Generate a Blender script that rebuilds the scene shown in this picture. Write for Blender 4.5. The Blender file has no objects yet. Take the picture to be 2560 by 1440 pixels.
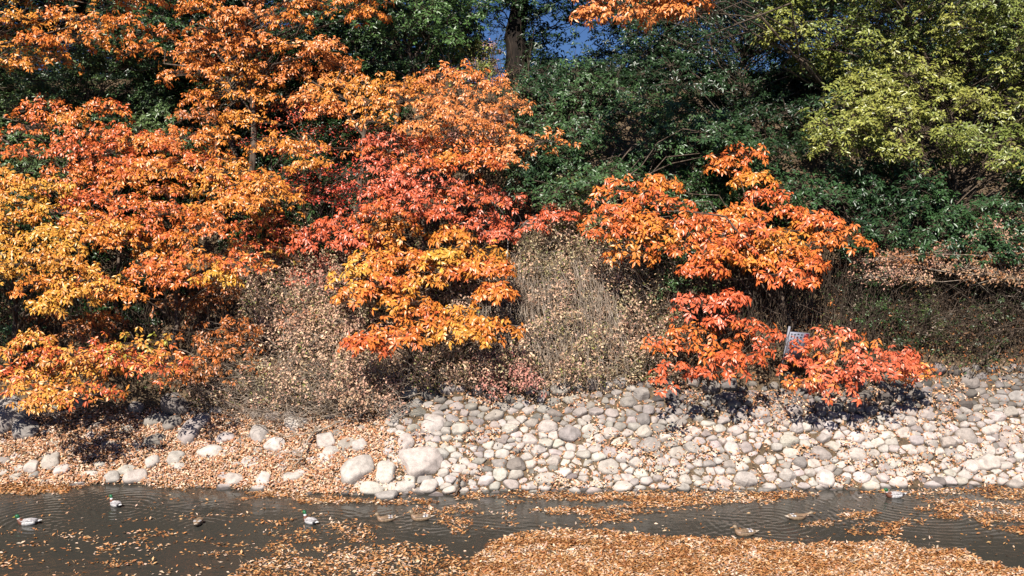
import bpy, math, random
import numpy as np
from mathutils import Vector

# ---------------------------------------------------------------- camera, world, sun
scene = bpy.context.scene
COL = scene.collection
CAM_H = 6.0
PITCH = math.radians(6.0)
FPX = 2309.0                                  # focal length in photo pixels (2560 wide)
cd = bpy.data.cameras.new('camera'); cam = bpy.data.objects.new('camera', cd); COL.objects.link(cam)
cam.location = (0, 0, CAM_H); cam.rotation_euler = (math.radians(90) - PITCH, 0, 0)
cd.sensor_width = 36; cd.lens = FPX / 2560 * 36; cd.clip_end = 2000; cd.clip_start = 0.1
scene.camera = cam
SUN_EL, SUN_AZ = 47.0, 22.0                   # sun behind the camera, AZ degrees to its left
w = bpy.data.worlds.new('World'); scene.world = w; w.use_nodes = True
nt = w.node_tree; bg = nt.nodes['Background']
sky = nt.nodes.new('ShaderNodeTexSky'); sky.sky_type = 'NISHITA'; sky.sun_disc = False
sky.sun_elevation = math.radians(SUN_EL); sky.sun_rotation = math.radians(180 + SUN_AZ)
sky.air_density = 0.8; sky.dust_density = 0.0; sky.ozone_density = 6.0
tn = nt.nodes.new('ShaderNodeMix'); tn.data_type = 'RGBA'; tn.blend_type = 'MULTIPLY'; tn.inputs[0].default_value = 1; tn.inputs[7].default_value = (.58, .68, .88, 1)
nt.links.new(sky.outputs[0], tn.inputs[6]); nt.links.new(tn.outputs[2], bg.inputs[0]); bg.inputs[1].default_value = 0.05
sd = bpy.data.lights.new('sun', 'SUN'); sun = bpy.data.objects.new('sun', sd); COL.objects.link(sun)
sd.energy = 5.0; sd.angle = math.radians(0.5); sd.color = (1.0, 0.93, 0.85)
_e, _a = math.radians(SUN_EL), math.radians(SUN_AZ)
SUNV = Vector((-math.sin(_a) * math.cos(_e), -math.cos(_a) * math.cos(_e), math.sin(_e)))   # towards the sun
sun.rotation_euler = SUNV.to_track_quat('Z', 'Y').to_euler(); sun.location = (0, -5, 20)
scene.view_settings.view_transform = 'Standard'; scene.view_settings.look = 'None'
scene.view_settings.exposure = 0.65; scene.view_settings.gamma = 1
scene.cycles.max_bounces = 5; scene.cycles.diffuse_bounces = 1; scene.cycles.glossy_bounces = 2
scene.cycles.transmission_bounces = 2; scene.cycles.transparent_max_bounces = 4

# ---------------------------------------------------------------- maths helpers
def vnoise(x, y, seed=0):
    x = np.asarray(x, float); y = np.asarray(y, float)
    xi = np.floor(x).astype(np.int64); yi = np.floor(y).astype(np.int64)
    xf = x - xi; yf = y - yi
    xf = xf * xf * (3 - 2 * xf); yf = yf * yf * (3 - 2 * yf)
    def h(a, b):
        n = (a * 374761393 + b * 668265263 + seed * 974634777) & 0xffffffff
        n = ((n ^ (n >> 13)) * 1274126177) & 0xffffffff
        n = n ^ (n >> 16)
        return (n & 0xffff) / 65535.0
    return (h(xi, yi) * (1 - xf) + h(xi + 1, yi) * xf) * (1 - yf) + (h(xi, yi + 1) * (1 - xf) + h(xi + 1, yi + 1) * xf) * yf
def fbm(x, y, seed=0, o=3):
    s = 0; a = 1; t = 0
    for i in range(o):
        s = s + a * vnoise(np.asarray(x) * 2 ** i, np.asarray(y) * 2 ** i, seed + i * 17); t += a; a *= .5
    return s / t
def norm(v):
    return v / np.maximum(np.linalg.norm(v, axis=-1, keepdims=True), 1e-9)
cp, sp_ = math.cos(PITCH), math.sin(PITCH)
def raydir(X, Y):                              # direction with dy = 1
    a = (np.asarray(X, float) - 1280) / FPX; b = -(np.asarray(Y, float) - 720) / FPX
    dx = a; dy = cp + b * sp_; dz = -sp_ + b * cp
    return dx / dy, dz / dy
def on_water(X, Y, z=0.0):
    dx, dz = raydir(X, Y); y = (z - CAM_H) / dz
    return dx * y, y
def pxm(y):                                    # photo pixels per metre at depth y
    return FPX / y

# ---------------------------------------------------------------- terrain
_WX = np.array([-500, 0, 300, 600, 900, 1000, 1200, 1500, 2000, 2560, 3100.])
_WY = np.array([1213, 1213, 1211, 1222, 1238, 1236, 1230, 1226, 1224, 1211, 1211.])
_RX = np.array([-500, 0, 450, 700, 900, 1010, 1300, 1500, 1900, 2300, 2560, 3100.])
_RY = np.array([1010, 1015, 1040, 1050, 1045, 1000, 988, 975, 975, 950, 930, 930.])
_wx, _wy = on_water(_WX, _WY)
def shore(x):
    return np.interp(x, _wx, _wy) + 0.10 * (vnoise(np.asarray(x) * 1.7, np.asarray(x) * 0, 5) - .5)
def kslope(x):
    return np.interp(x, [-11, -4, -1.5, 2, 11], [0.52, 0.55, 0.72, 0.85, 0.8])
_k = kslope((_RX - 1280) / FPX * 20)
_rdx, _rdz = raydir(_RX, _RY)
_ysr = np.interp((_RX - 1280) / FPX * 19.5, _wx, _wy)
_ry = (CAM_H + _k * _ysr) / (_k - _rdz)
def stop(x):                                    # horizontal run of the rubble slope
    return np.interp(x, (_RX - 1280) / FPX * 20.5, _ry - _ysr)
CREST = 9.2
def zf(x, y):
    x = np.asarray(x, float); y = np.asarray(y, float)
    s = y - shore(x); k = kslope(x); st = stop(x)
    zl = k * s
    n = 0.55 * (fbm(x * .5, y * .5, 3) - .5) + 0.22 * (fbm(x * 1.9, y * 1.9, 8) - .5)
    u = np.maximum(s - st, 0)
    zu = k * st + 0.12 * np.clip(u / .1, 0, 1) + 1.22 * u + n * np.clip(u / 1.0, 0, 1)
    top = CREST + 0.5 * (vnoise(x * .3, y * .3, 12) - .5) + 0.03 * (y - 27)
    d = zu - top
    zu = np.where(d > -1, top - np.log1p(np.exp(-np.clip(d * 3, -30, 30))) / 3, zu)
    z = np.where(s < st, zl + 0.05 * (fbm(x * 3, y * 3, 21) - .5), zu)
    return np.maximum(z, -0.7)

GX = np.arange(-420, 3001, 20.0); GY = np.arange(-220, 1261, 20.0)
_gx, _gy = np.meshgrid(GX, GY)
_dx, _dz = raydir(_gx, _gy)
_dep = np.full(_gx.shape, 27.0); _done = np.zeros(_gx.shape, bool)
for yy in np.arange(17.0, 27.0, 0.04):
    hit = (~_done) & (CAM_H + _dz * yy <= zf(_dx * yy, yy))
    _dep[hit] = yy; _done |= hit
def depth(X, Y):
    X = np.clip(np.asarray(X, float), GX[0], GX[-1] - 1); Y = np.clip(np.asarray(Y, float), GY[0], GY[-1] - 1)
    i = (X - GX[0]) / 20; j = (Y - GY[0]) / 20
    i0 = i.astype(int); j0 = j.astype(int); fi = i - i0; fj = j - j0
    i1 = np.minimum(i0 + 1, len(GX) - 1); j1 = np.minimum(j0 + 1, len(GY) - 1)
    return (_dep[j0, i0] * (1 - fi) + _dep[j0, i1] * fi) * (1 - fj) + (_dep[j1, i0] * (1 - fi) + _dep[j1, i1] * fi) * fj
def at(X, Y, off=0.0, y=None):                  # world point seen at photo pixel X,Y, `off` metres in front of the bank
    X = np.atleast_1d(np.asarray(X, float)); Y = np.atleast_1d(np.asarray(Y, float))
    dx, dz = raydir(X, Y)
    yy = (depth(X, Y) if y is None else np.full(X.shape, float(y))) - off
    return np.stack([dx * yy, yy, CAM_H + dz * yy], -1)

def inpoly(px, py, poly):
    r = np.zeros(px.shape, bool); n = len(poly)
    for i in range(n):
        x1, y1 = poly[i]; x2, y2 = poly[(i + 1) % n]
        c = ((y1 > py) != (y2 > py)) & (px < (x2 - x1) * (py - y1) / (y2 - y1 + 1e-9) + x1)
        r ^= c
    return r
def sample_polys(polys, n, rng, wob=0):
    out = []
    areas = []
    for p in polys:
        a = np.array(p); areas.append(abs(np.dot(a[:, 0], np.roll(a[:, 1], 1)) - np.dot(a[:, 1], np.roll(a[:, 0], 1))) / 2)
    for p, A in zip(polys, areas):
        m = int(n * A / sum(areas)) + 1; a = np.array(p); lo = a.min(0); hi = a.max(0); got = np.zeros((0, 2))
        while len(got) < m:
            q = lo + rng.random((m * 2 + 50, 2)) * (hi - lo)
            q2 = q + (wob * (np.stack([fbm(q[:, 0] / 40, q[:, 1] / 40, 71), fbm(q[:, 0] / 40, q[:, 1] / 40, 72)], -1) - .5) if wob else 0)
            got = np.vstack([got, q[inpoly(q2[:, 0], q2[:, 1], p)]])
        out.append(got[:m])
    return np.vstack(out)
def poisson(polys, sx, sy, rng, wob=30):
    pts = []
    for p in polys:
        a = np.array(p); A = abs(np.dot(a[:, 0], np.roll(a[:, 1], 1)) - np.dot(a[:, 1], np.roll(a[:, 0], 1))) / 2
        c = sample_polys([p], max(8, int(A / (sx * sy) * 8)), rng, wob)
        for q in c:
            if not pts or np.min(((np.array(pts) - q) / (sx, sy) * 1.0) ** 2 @ np.ones(2)) > 1: pts.append(q)
    return np.array(pts)

HOLES = [(590, 350, 62, 34), (335, 470, 55, 22), (380, 235, 60, 70), (250, 640, 34, 34), (590, 565, 40, 26), (860, 345, 50, 18), (420, 130, 36, 22), (660, 225, 50, 16), (500, 470, 30, 14),
         (90, 395, 30, 16), (790, 470, 40, 18), (1080, 560, 30, 20), (1000, 700, 24, 14), (180, 760, 40, 18), (700, 110, 18, 30), (1640, 600, 30, 12)]   # openings between the sprays
EHOLES = [(1770, 262, 70, 34), (1680, 395, 70, 24), (2010, 415, 100, 36), (2440, 440, 100, 36), (1560, 350, 40, 30), (1620, 215, 50, 24), (1900, 150, 40, 30), (2300, 130, 50, 26), (2250, 320, 60, 18), (1420, 270, 36, 22), (1500, 400, 44, 18), (2430, 300, 50, 20), (120, 300, 40, 20), (330, 260, 36, 26), (1990, 230, 44, 30), (2090, 540, 50, 24), (2350, 560, 60, 20)]
# ---------------------------------------------------------------- object helpers
def tag(o, label=None, cat=None, group=None, kind=None):
    if label: o['label'] = label
    if cat: o['category'] = cat
    if group: o['group'] = group
    if kind: o['kind'] = kind
    return o
def empty(name, loc):
    o = bpy.data.objects.new(name, None); COL.objects.link(o); o.location = loc; o.empty_display_size = .2
    return o
def mesh_obj(name, V, F, mat, parent=None, col=None, smooth=False, loc=None):
    """V (n,3), F (m,k) index array (all same k) ; col (n,3) colour attribute"""
    V = np.asarray(V, np.float32); F = np.asarray(F, np.int32)
    if parent is not None: V = V - np.array(parent.location, np.float32)
    elif loc is not None: V = V - np.array(loc, np.float32)
    me = bpy.data.meshes.new(name)
    me.vertices.add(len(V)); me.vertices.foreach_set('co', V.ravel())
    k = F.shape[1]
    me.loops.add(F.size); me.loops.foreach_set('vertex_index', F.ravel())
    me.polygons.add(len(F)); me.polygons.foreach_set('loop_start', np.arange(0, F.size, k, dtype=np.int32))
    me.polygons.foreach_set('loop_total', np.full(len(F), k, np.int32))
    if smooth: me.polygons.foreach_set('use_smooth', np.ones(len(F), bool))
    me.update(calc_edges=True)
    if col is not None:
        a = me.color_attributes.new('tint', 'FLOAT_COLOR', 'POINT')
        c = np.ones((len(V), 4), np.float32); c[:, :3] = np.clip(col, 0, 1); a.data.foreach_set('color', c.ravel())
    me.materials.append(mat)
    o = bpy.data.objects.new(name, me); COL.objects.link(o)
    if parent is not None: o.parent = parent
    elif loc is not None: o.location = loc
    return o

# ---------------------------------------------------------------- materials
def newmat(name):
    m = bpy.data.materials.new(name); m.use_nodes = True
    n = m.node_tree.nodes; n.clear(); out = n.new('ShaderNodeOutputMaterial')
    return m, n, m.node_tree.links, out
def leaf_mat(name, rough, spec, trans, bumpy=0.0):
    m, n, L, out = newmat(name)
    c = n.new('ShaderNodeVertexColor'); c.layer_name = 'tint'
    tc = n.new('ShaderNodeNewGeometry')
    nz = n.new('ShaderNodeTexNoise'); nz.inputs['Scale'].default_value = 25
    L.new(tc.outputs['Position'], nz.inputs['Vector'])
    mr = n.new('ShaderNodeMapRange'); mr.inputs[3].default_value = .75; mr.inputs[4].default_value = 1.25; L.new(nz.outputs[0], mr.inputs[0])
    mx = n.new('ShaderNodeMix'); mx.data_type = 'RGBA'; mx.blend_type = 'MULTIPLY'; mx.inputs[0].default_value = 1
    L.new(c.outputs[0], mx.inputs[6]); L.new(mr.outputs[0], mx.inputs[7])
    p = n.new('ShaderNodeBsdfPrincipled'); p.inputs['Roughness'].default_value = rough; p.inputs['Specular IOR Level'].default_value = spec
    t = n.new('ShaderNodeBsdfTranslucent'); s = n.new('ShaderNodeMixShader'); s.inputs[0].default_value = trans
    L.new(mx.outputs[2], p.inputs['Base Color']); L.new(mx.outputs[2], t.inputs[0])
    L.new(p.outputs[0], s.inputs[1]); L.new(t.outputs[0], s.inputs[2]); L.new(s.outputs[0], out.inputs[0])
    return m
M_AUT = leaf_mat('autumn_leaf', .38, .55, .12)
M_EVG = leaf_mat('evergreen_leaf', .36, .5, .10)
M_DRY = leaf_mat('dry_leaf', .6, .3, .12)
def bark_mat(name, c1, c2, scale=8):
    m, n, L, out = newmat(name)
    g = n.new('ShaderNodeNewGeometry'); mp = n.new('ShaderNodeMapping'); mp.inputs['Scale'].default_value = (1, 1, .3)
    nz = n.new('ShaderNodeTexNoise'); nz.inputs['Scale'].default_value = scale; nz.inputs['Detail'].default_value = 6
    r = n.new('ShaderNodeValToRGB'); r.color_ramp.elements[0].color = (*c1, 1); r.color_ramp.elements[1].color = (*c2, 1)
    r.color_ramp.elements[0].position = .35; r.color_ramp.elements[1].position = .65
    p = n.new('ShaderNodeBsdfPrincipled'); p.inputs['Roughness'].default_value = .85; p.inputs['Specular IOR Level'].default_value = .2
    b = n.new('ShaderNodeBump'); b.inputs['Strength'].default_value = .6; b.inputs['Distance'].default_value = .02
    L.new(g.outputs['Position'], mp.inputs[0]); L.new(mp.outputs[0], nz.inputs['Vector']); L.new(nz.outputs[0], r.inputs[0])
    L.new(r.outputs[0], p.inputs['Base Color']); L.new(nz.outputs[0], b.inputs['Height']); L.new(b.outputs[0], p.inputs['Normal'])
    L.new(p.outputs[0], out.inputs[0]); return m
M_BARK = bark_mat('bark', (.045, .032, .022), (.16, .12, .09), 14)
M_SHADEBARK = bark_mat('leaf_shade_bark', (.006, .005, .004), (.028, .02, .015), 10)  # crest bark coloured near black, painting leaf shade onto the trunks
M_PALE = bark_mat('pale_bark', (.16, .13, .11), (.34, .30, .26), 14)
M_TWIG = bark_mat('twig', (.24, .18, .13), (.48, .40, .32), 9)
def stone_mat(name):
    m, n, L, out = newmat(name)
    c = n.new('ShaderNodeVertexColor'); c.layer_name = 'tint'
    g = n.new('ShaderNodeNewGeometry')
    n1 = n.new('ShaderNodeTexNoise'); n1.inputs['Scale'].default_value = 7; n1.inputs['Detail'].default_value = 8; n1.inputs['Roughness'].default_value = .65
    n2 = n.new('ShaderNodeTexNoise'); n2.inputs['Scale'].default_value = 60; n2.inputs['Detail'].default_value = 4
    L.new(g.outputs['Position'], n1.inputs['Vector']); L.new(g.outputs['Position'], n2.inputs['Vector'])
    mr = n.new('ShaderNodeMapRange'); mr.inputs[1].default_value = .3; mr.inputs[2].default_value = .7; mr.inputs[3].default_value = .62; mr.inputs[4].default_value = 1.2; L.new(n1.outputs[0], mr.inputs[0])
    mr2 = n.new('ShaderNodeMapRange'); mr2.inputs[1].default_value = .35; mr2.inputs[2].default_value = .65; mr2.inputs[3].default_value = .85; mr2.inputs[4].default_value = 1.12; L.new(n2.outputs[0], mr2.inputs[0])
    mu = n.new('ShaderNodeMath'); mu.operation = 'MULTIPLY'; L.new(mr.outputs[0], mu.inputs[0]); L.new(mr2.outputs[0], mu.inputs[1])
    mx = n.new('ShaderNodeMix'); mx.data_type = 'RGBA'; mx.blend_type = 'MULTIPLY'; mx.inputs[0].default_value = 1
    L.new(c.outputs[0], mx.inputs[6]); L.new(mu.outputs[0], mx.inputs[7])
    p = n.new('ShaderNodeBsdfPrincipled'); p.inputs['Roughness'].default_value = .85; p.inputs['Specular IOR Level'].default_value = .25
    sx = n.new('ShaderNodeSeparateXYZ'); L.new(g.outputs['Position'], sx.inputs[0])          # wet, algae stained foot just above the water
    mm = n.new('ShaderNodeMath'); mm.operation = 'MULTIPLY_ADD'; mm.inputs[1].default_value = -.10; L.new(n1.outputs[0], mm.inputs[0]); L.new(sx.outputs[2], mm.inputs[2])
    wr = n.new('ShaderNodeMapRange'); wr.inputs[1].default_value = -.02; wr.inputs[2].default_value = .02; wr.inputs[3].default_value = .22; wr.inputs[4].default_value = 1; L.new(mm.outputs[0], wr.inputs[0])
    mu2 = n.new('ShaderNodeMath'); mu2.operation = 'MULTIPLY'; L.new(mu.outputs[0], mu2.inputs[0]); L.new(wr.outputs[0], mu2.inputs[1]); L.new(mu2.outputs[0], mx.inputs[7])
    b = n.new('ShaderNodeBump'); b.inputs['Strength'].default_value = .7; b.inputs['Distance'].default_value = .03
    L.new(mx.outputs[2], p.inputs['Base Color']); L.new(n1.outputs[0], b.inputs['Height']); L.new(b.outputs[0], p.inputs['Normal'])
    L.new(p.outputs[0], out.inputs[0]); return m
M_STONE = stone_mat('weathered_stone')

# ground: earth with decayed litter
def ground_mat():
    m, n, L, out = newmat('bank_earth')
    g = n.new('ShaderNodeNewGeometry')
    n1 = n.new('ShaderNodeTexNoise'); n1.inputs['Scale'].default_value = 1.3; n1.inputs['Detail'].default_value = 8; n1.inputs['Roughness'].default_value = .7
    n2 = n.new('ShaderNodeTexVoronoi'); n2.inputs['Scale'].default_value = 22
    L.new(g.outputs['Position'], n1.inputs['Vector']); L.new(g.outputs['Position'], n2.inputs['Vector'])
    r = n.new('ShaderNodeValToRGB'); e = r.color_ramp.elements
    e[0].color = (.04, .03, .02, 1); e[0].position = .35; e[1].color = (.16, .12, .08, 1); e[1].position = .68
    L.new(n1.outputs[0], r.inputs[0])
    r2 = n.new('ShaderNodeValToRGB'); f = r2.color_ramp.elements
    f[0].color = (.24, .14, .07, 1); f[1].color = (.06, .04, .03, 1)
    x2 = f.new(.5); x2.color = (.16, .12, .075, 1)
    L.new(n2.outputs['Color'], r2.inputs[0])
    mx = n.new('ShaderNodeMix'); mx.data_type = 'RGBA'; mx.inputs[0].default_value = .5
    L.new(r.outputs[0], mx.inputs[6]); L.new(r2.outputs[0], mx.inputs[7])
    p = n.new('ShaderNodeBsdfPrincipled'); p.inputs['Roughness'].default_value = .95; p.inputs['Specular IOR Level'].default_value = .1
    b = n.new('ShaderNodeBump'); b.inputs['Strength'].default_value = .8; b.inputs['Distance'].default_value = .04
    ad = n.new('ShaderNodeMath'); ad.operation = 'ADD'; L.new(n1.outputs[0], ad.inputs[0]); L.new(n2.outputs['Distance'], ad.inputs[1])
    L.new(ad.outputs[0], b.inputs['Height']); L.new(b.outputs[0], p.inputs['Normal'])
    L.new(mx.outputs[2], p.inputs['Base Color']); L.new(p.outputs[0], out.inputs[0]); return m

# ---------------------------------------------------------------- setting: ground
def grid_mesh(name, xs, ys, zfun, mat, kind):
    X, Y = np.meshgrid(xs, ys); Z = zfun(X, Y)
    V = np.stack([X, Y, Z], -1).reshape(-1, 3); nx = len(xs); ny = len(ys)
    i = np.arange((ny - 1) * nx).reshape(ny - 1, nx)[:, :-1].ravel()
    F = np.stack([i, i + 1, i + nx + 1, i + nx], -1)
    o = mesh_obj(name, V, F, mat, smooth=True); tag(o, kind=kind); return o
xs = np.concatenate([np.arange(-300, -24, 12.), np.arange(-24, 24.01, .12), np.arange(36, 301, 12.)])
ys = np.concatenate([[-300, -100, -30, 10, 15], np.arange(17, 29, .1), np.arange(29, 45, 1.), [60, 100, 200, 600]])
grid_mesh('ground', xs, ys, zf, ground_mat(), 'structure')

# ---------------------------------------------------------------- ducks' places (needed by the ripples)
DUCKS = [  # X, Y(waterline px), heading deg (0 = right, 180 = left, 90 = away), sex, pose, scale, label
    (70, 1311, 184, 'm', 'swim', 1.05, 'green headed drake with yellow bill swimming left, nearest the left edge of the water'),
    (289, 1265, 142, 'm', 'away', .95, 'small green headed drake turned away, swimming towards the left bank stones'),
    (496, 1310, 95, 'f', 'dabble', .95, 'mottled brown duck seen from behind with head down, white bars on its wings'),
    (776, 1308, 140, 'm', 'away', 1.0, 'green headed drake with raised neck and grey back beside floating leaf clumps'),
    (965, 1303, 190, 'f', 'swim', .95, 'brown hen duck swimming left just behind another brown hen below the large boulder'),
    (1052, 1300, 182, 'f', 'swim', 1.05, 'brown hen duck with pale tail swimming left below the large triangular boulder'),
    (1992, 1298, 8, 'f', 'reach', 1.0, 'brown hen duck stretching its neck forward to the right inside round ripples'),
    (1862, 1338, 183, 'f', 'swim', 1.05, 'grey brown hen duck swimming left along the edge of the leaf mat'),
    (2236, 1243, 183, 'm', 'swim', 1.05, 'green headed drake with white flank swimming left close under the stone bank'),
]
def water_z(X, Y):
    z = np.zeros(X.shape)
    for i, (px, py, hd, *_r) in enumerate(DUCKS):
        x0, y0 = on_water(px, py)
        big = {6: 1.5, 8: 1.8, 0: 1.3, 1: 1.2, 3: .7, 2: .8}.get(i, .55)
        h = math.radians(hd); x0 -= math.cos(h) * (.25 if i != 6 else .45); y0 -= math.sin(h) * .2
        r = np.hypot(X - x0, Y - y0)
        z += .0034 * np.sin(r * 2 * math.pi / .15) * np.exp(-(r / big) ** 2) * (1 - np.exp(-(r / .08) ** 2))
        # wake behind
        u = -((X - x0) * math.cos(h) + (Y - y0) * math.sin(h)); v = np.abs(-(X - x0) * math.sin(h) + (Y - y0) * math.cos(h))
        z += .004 * np.sin((v - .35 * u) * 2 * math.pi / .17) * np.exp(-((v - .35 * u) / .3) ** 2) * np.exp(-u / 1.3) * (u > 0)
    z += .006 * (fbm(X * 1.6 + .6 * Y, Y * 3.0, 31) - .5) + .0032 * (fbm(X * 5, Y * 9, 37) - .5) * (.3 + 1.2 * fbm(X * .5, Y * .8, 39))
    return z
m, n, L, out = newmat('murky_water')
p = n.new('ShaderNodeBsdfPrincipled'); p.inputs['Base Color'].default_value = (.044, .042, .035, 1); p.inputs['Roughness'].default_value = .045; p.inputs['IOR'].default_value = 1.4
g = n.new('ShaderNodeNewGeometry'); mp = n.new('ShaderNodeMapping'); mp.inputs['Scale'].default_value = (1, 1.6, 1)
nz = n.new('ShaderNodeTexNoise'); nz.inputs['Scale'].default_value = 5; nz.inputs['Detail'].default_value = 3
b = n.new('ShaderNodeBump'); b.inputs['Strength'].default_value = .25; b.inputs['Distance'].default_value = .02
L.new(g.outputs['Position'], mp.inputs[0]); L.new(mp.outputs[0], nz.inputs['Vector']); L.new(nz.outputs[0], b.inputs['Height']); L.new(b.outputs[0], p.inputs['Normal'])
L.new(p.outputs[0], out.inputs[0]); M_WATER = m
xs = np.concatenate([np.arange(-300, -12, 24.), np.arange(-12, 12.01, .03), np.arange(36, 301, 24.)])
ys = np.concatenate([[-300, -100, -20, 5, 11], np.arange(12.5, 19.7, .03)])
grid_mesh('water', xs, ys, water_z, M_WATER, 'structure')

# ---------------------------------------------------------------- leaves
def leaves(B, D, N, Ln, W, col, droop=.25, cup=.12):
    """big leaf: 5 verts, 4 triangles"""
    n = len(B); D = norm(D); S = norm(np.cross(D, N)); N = np.cross(S, D)
    Ln = np.broadcast_to(Ln, (n,))[:, None]; W = np.broadcast_to(W, (n,))[:, None]
    mid = B + D * Ln * .55 - N * Ln * droop * .22
    V = np.stack([B, mid + S * W * .5 + N * W * cup, mid, mid - S * W * .5 + N * W * cup, B + D * Ln - N * Ln * droop], 1).reshape(-1, 3)
    i = np.arange(n)[:, None] * 5
    F = np.concatenate([i + [0, 2, 1], i + [0, 3, 2], i + [1, 2, 4], i + [2, 3, 4]], 1).reshape(-1, 3)
    return V, F, np.repeat(col, 5, 0)
def kites(B, D, N, Ln, W, col, cup=.25):
    """small leaf: 4 verts, 2 triangles folded on the midrib"""
    n = len(B); D = norm(D); S = norm(np.cross(D, N)); N = np.cross(S, D)
    Ln = np.broadcast_to(Ln, (n,))[:, None]; W = np.broadcast_to(W, (n,))[:, None]
    mid = B + D * Ln * .45
    V = np.stack([B, mid + S * W * .5 + N * W * cup, B + D * Ln, mid - S * W * .5 + N * W * cup], 1).reshape(-1, 3)
    i = np.arange(n)[:, None] * 4
    F = np.concatenate([i + [0, 2, 1], i + [0, 3, 2]], 1).reshape(-1, 3)
    return V, F, np.repeat(col, 4, 0)
def tubes(paths, rads, sides=4):
    """paths (n,k,3), rads (n,k)"""
    P = np.asarray(paths, float); R = np.asarray(rads, float); n, k, _ = P.shape
    T = np.empty_like(P); T[:, 1:-1] = P[:, 2:] - P[:, :-2]; T[:, 0] = P[:, 1] - P[:, 0]; T[:, -1] = P[:, -1] - P[:, -2]
    T = norm(T); ref = np.where(np.abs(T[..., 2:3]) > .9, np.array([1., 0, 0]), np.array([0, 0, 1.]))
    A = norm(np.cross(T, ref)); Bv = np.cross(T, A)
    a = np.arange(sides) * 2 * math.pi / sides
    V = P[:, :, None, :] + R[:, :, None, None] * (A[:, :, None, :] * np.cos(a)[None, None, :, None] + Bv[:, :, None, :] * np.sin(a)[None, None, :, None])
    idx = np.arange(n * k * sides).reshape(n, k, sides)
    a0 = idx[:, :-1]; a1 = np.roll(a0, -1, 2); b0 = idx[:, 1:]; b1 = np.roll(b0, -1, 2)
    F = np.stack([a0, a1, b1, b0], -1).reshape(-1, 4)
    return V.reshape(-1, 3), F
def join(parts):
    Vs, Fs, Cs = [], [], []; o = 0
    for q in parts:
        Vs.append(q[0]); Fs.append(q[1] + o); o += len(q[0])
        if len(q) > 2: Cs.append(q[2])
    return (np.vstack(Vs), np.vstack(Fs), np.vstack(Cs)) if Cs else (np.vstack(Vs), np.vstack(Fs))

PAL = dict(amber=(.74, .29, .045), gold=(.72, .38, .055), orange=(.72, .205, .038), peach=(.80, .29, .085), redor=(.64, .125, .042),
           coral=(.74, .17, .085), crimson=(.42, .035, .022), brown=(.30, .13, .05), pink=(.54, .31, .22), ygreen=(.42, .40, .06),
           rust=(.50, .16, .04), mauve=(.52, .20, .16), tan=(.50, .33, .2))
def mixcol(names, wt, rng, noise_t):
    """pick from the list by a smooth value 0..1 with per-leaf jitter"""
    C = np.array([PAL[q] for q in names]); t = np.clip(noise_t, 0, .999) * (len(C) - 1)
    i = t.astype(int); f = (t - i)[:, None]; c = C[i] * (1 - f) + C[np.minimum(i + 1, len(C) - 1)] * f
    return c * (1 + (rng.random((len(c), 1)) - .5) * wt) * (1 + (rng.random((len(c), 3)) - .5) * .12)

def limb_paths(A, B, rng, k=6, sag=.12, wob=.06):
    t = np.linspace(0, 1, k)[None, :, None]
    d = np.linalg.norm(B - A, axis=1)[:, None, None]
    P = A[:, None] * (1 - t) + B[:, None] * t
    P = P + np.array([0, 0, 1.]) * (d * sag * np.sin(t * math.pi))
    w = rng.normal(size=(len(A), k, 3)) * wob * d; w[:, 0] = 0; w[:, -1] = 0
    return P + w * np.sin(t * math.pi)

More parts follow.
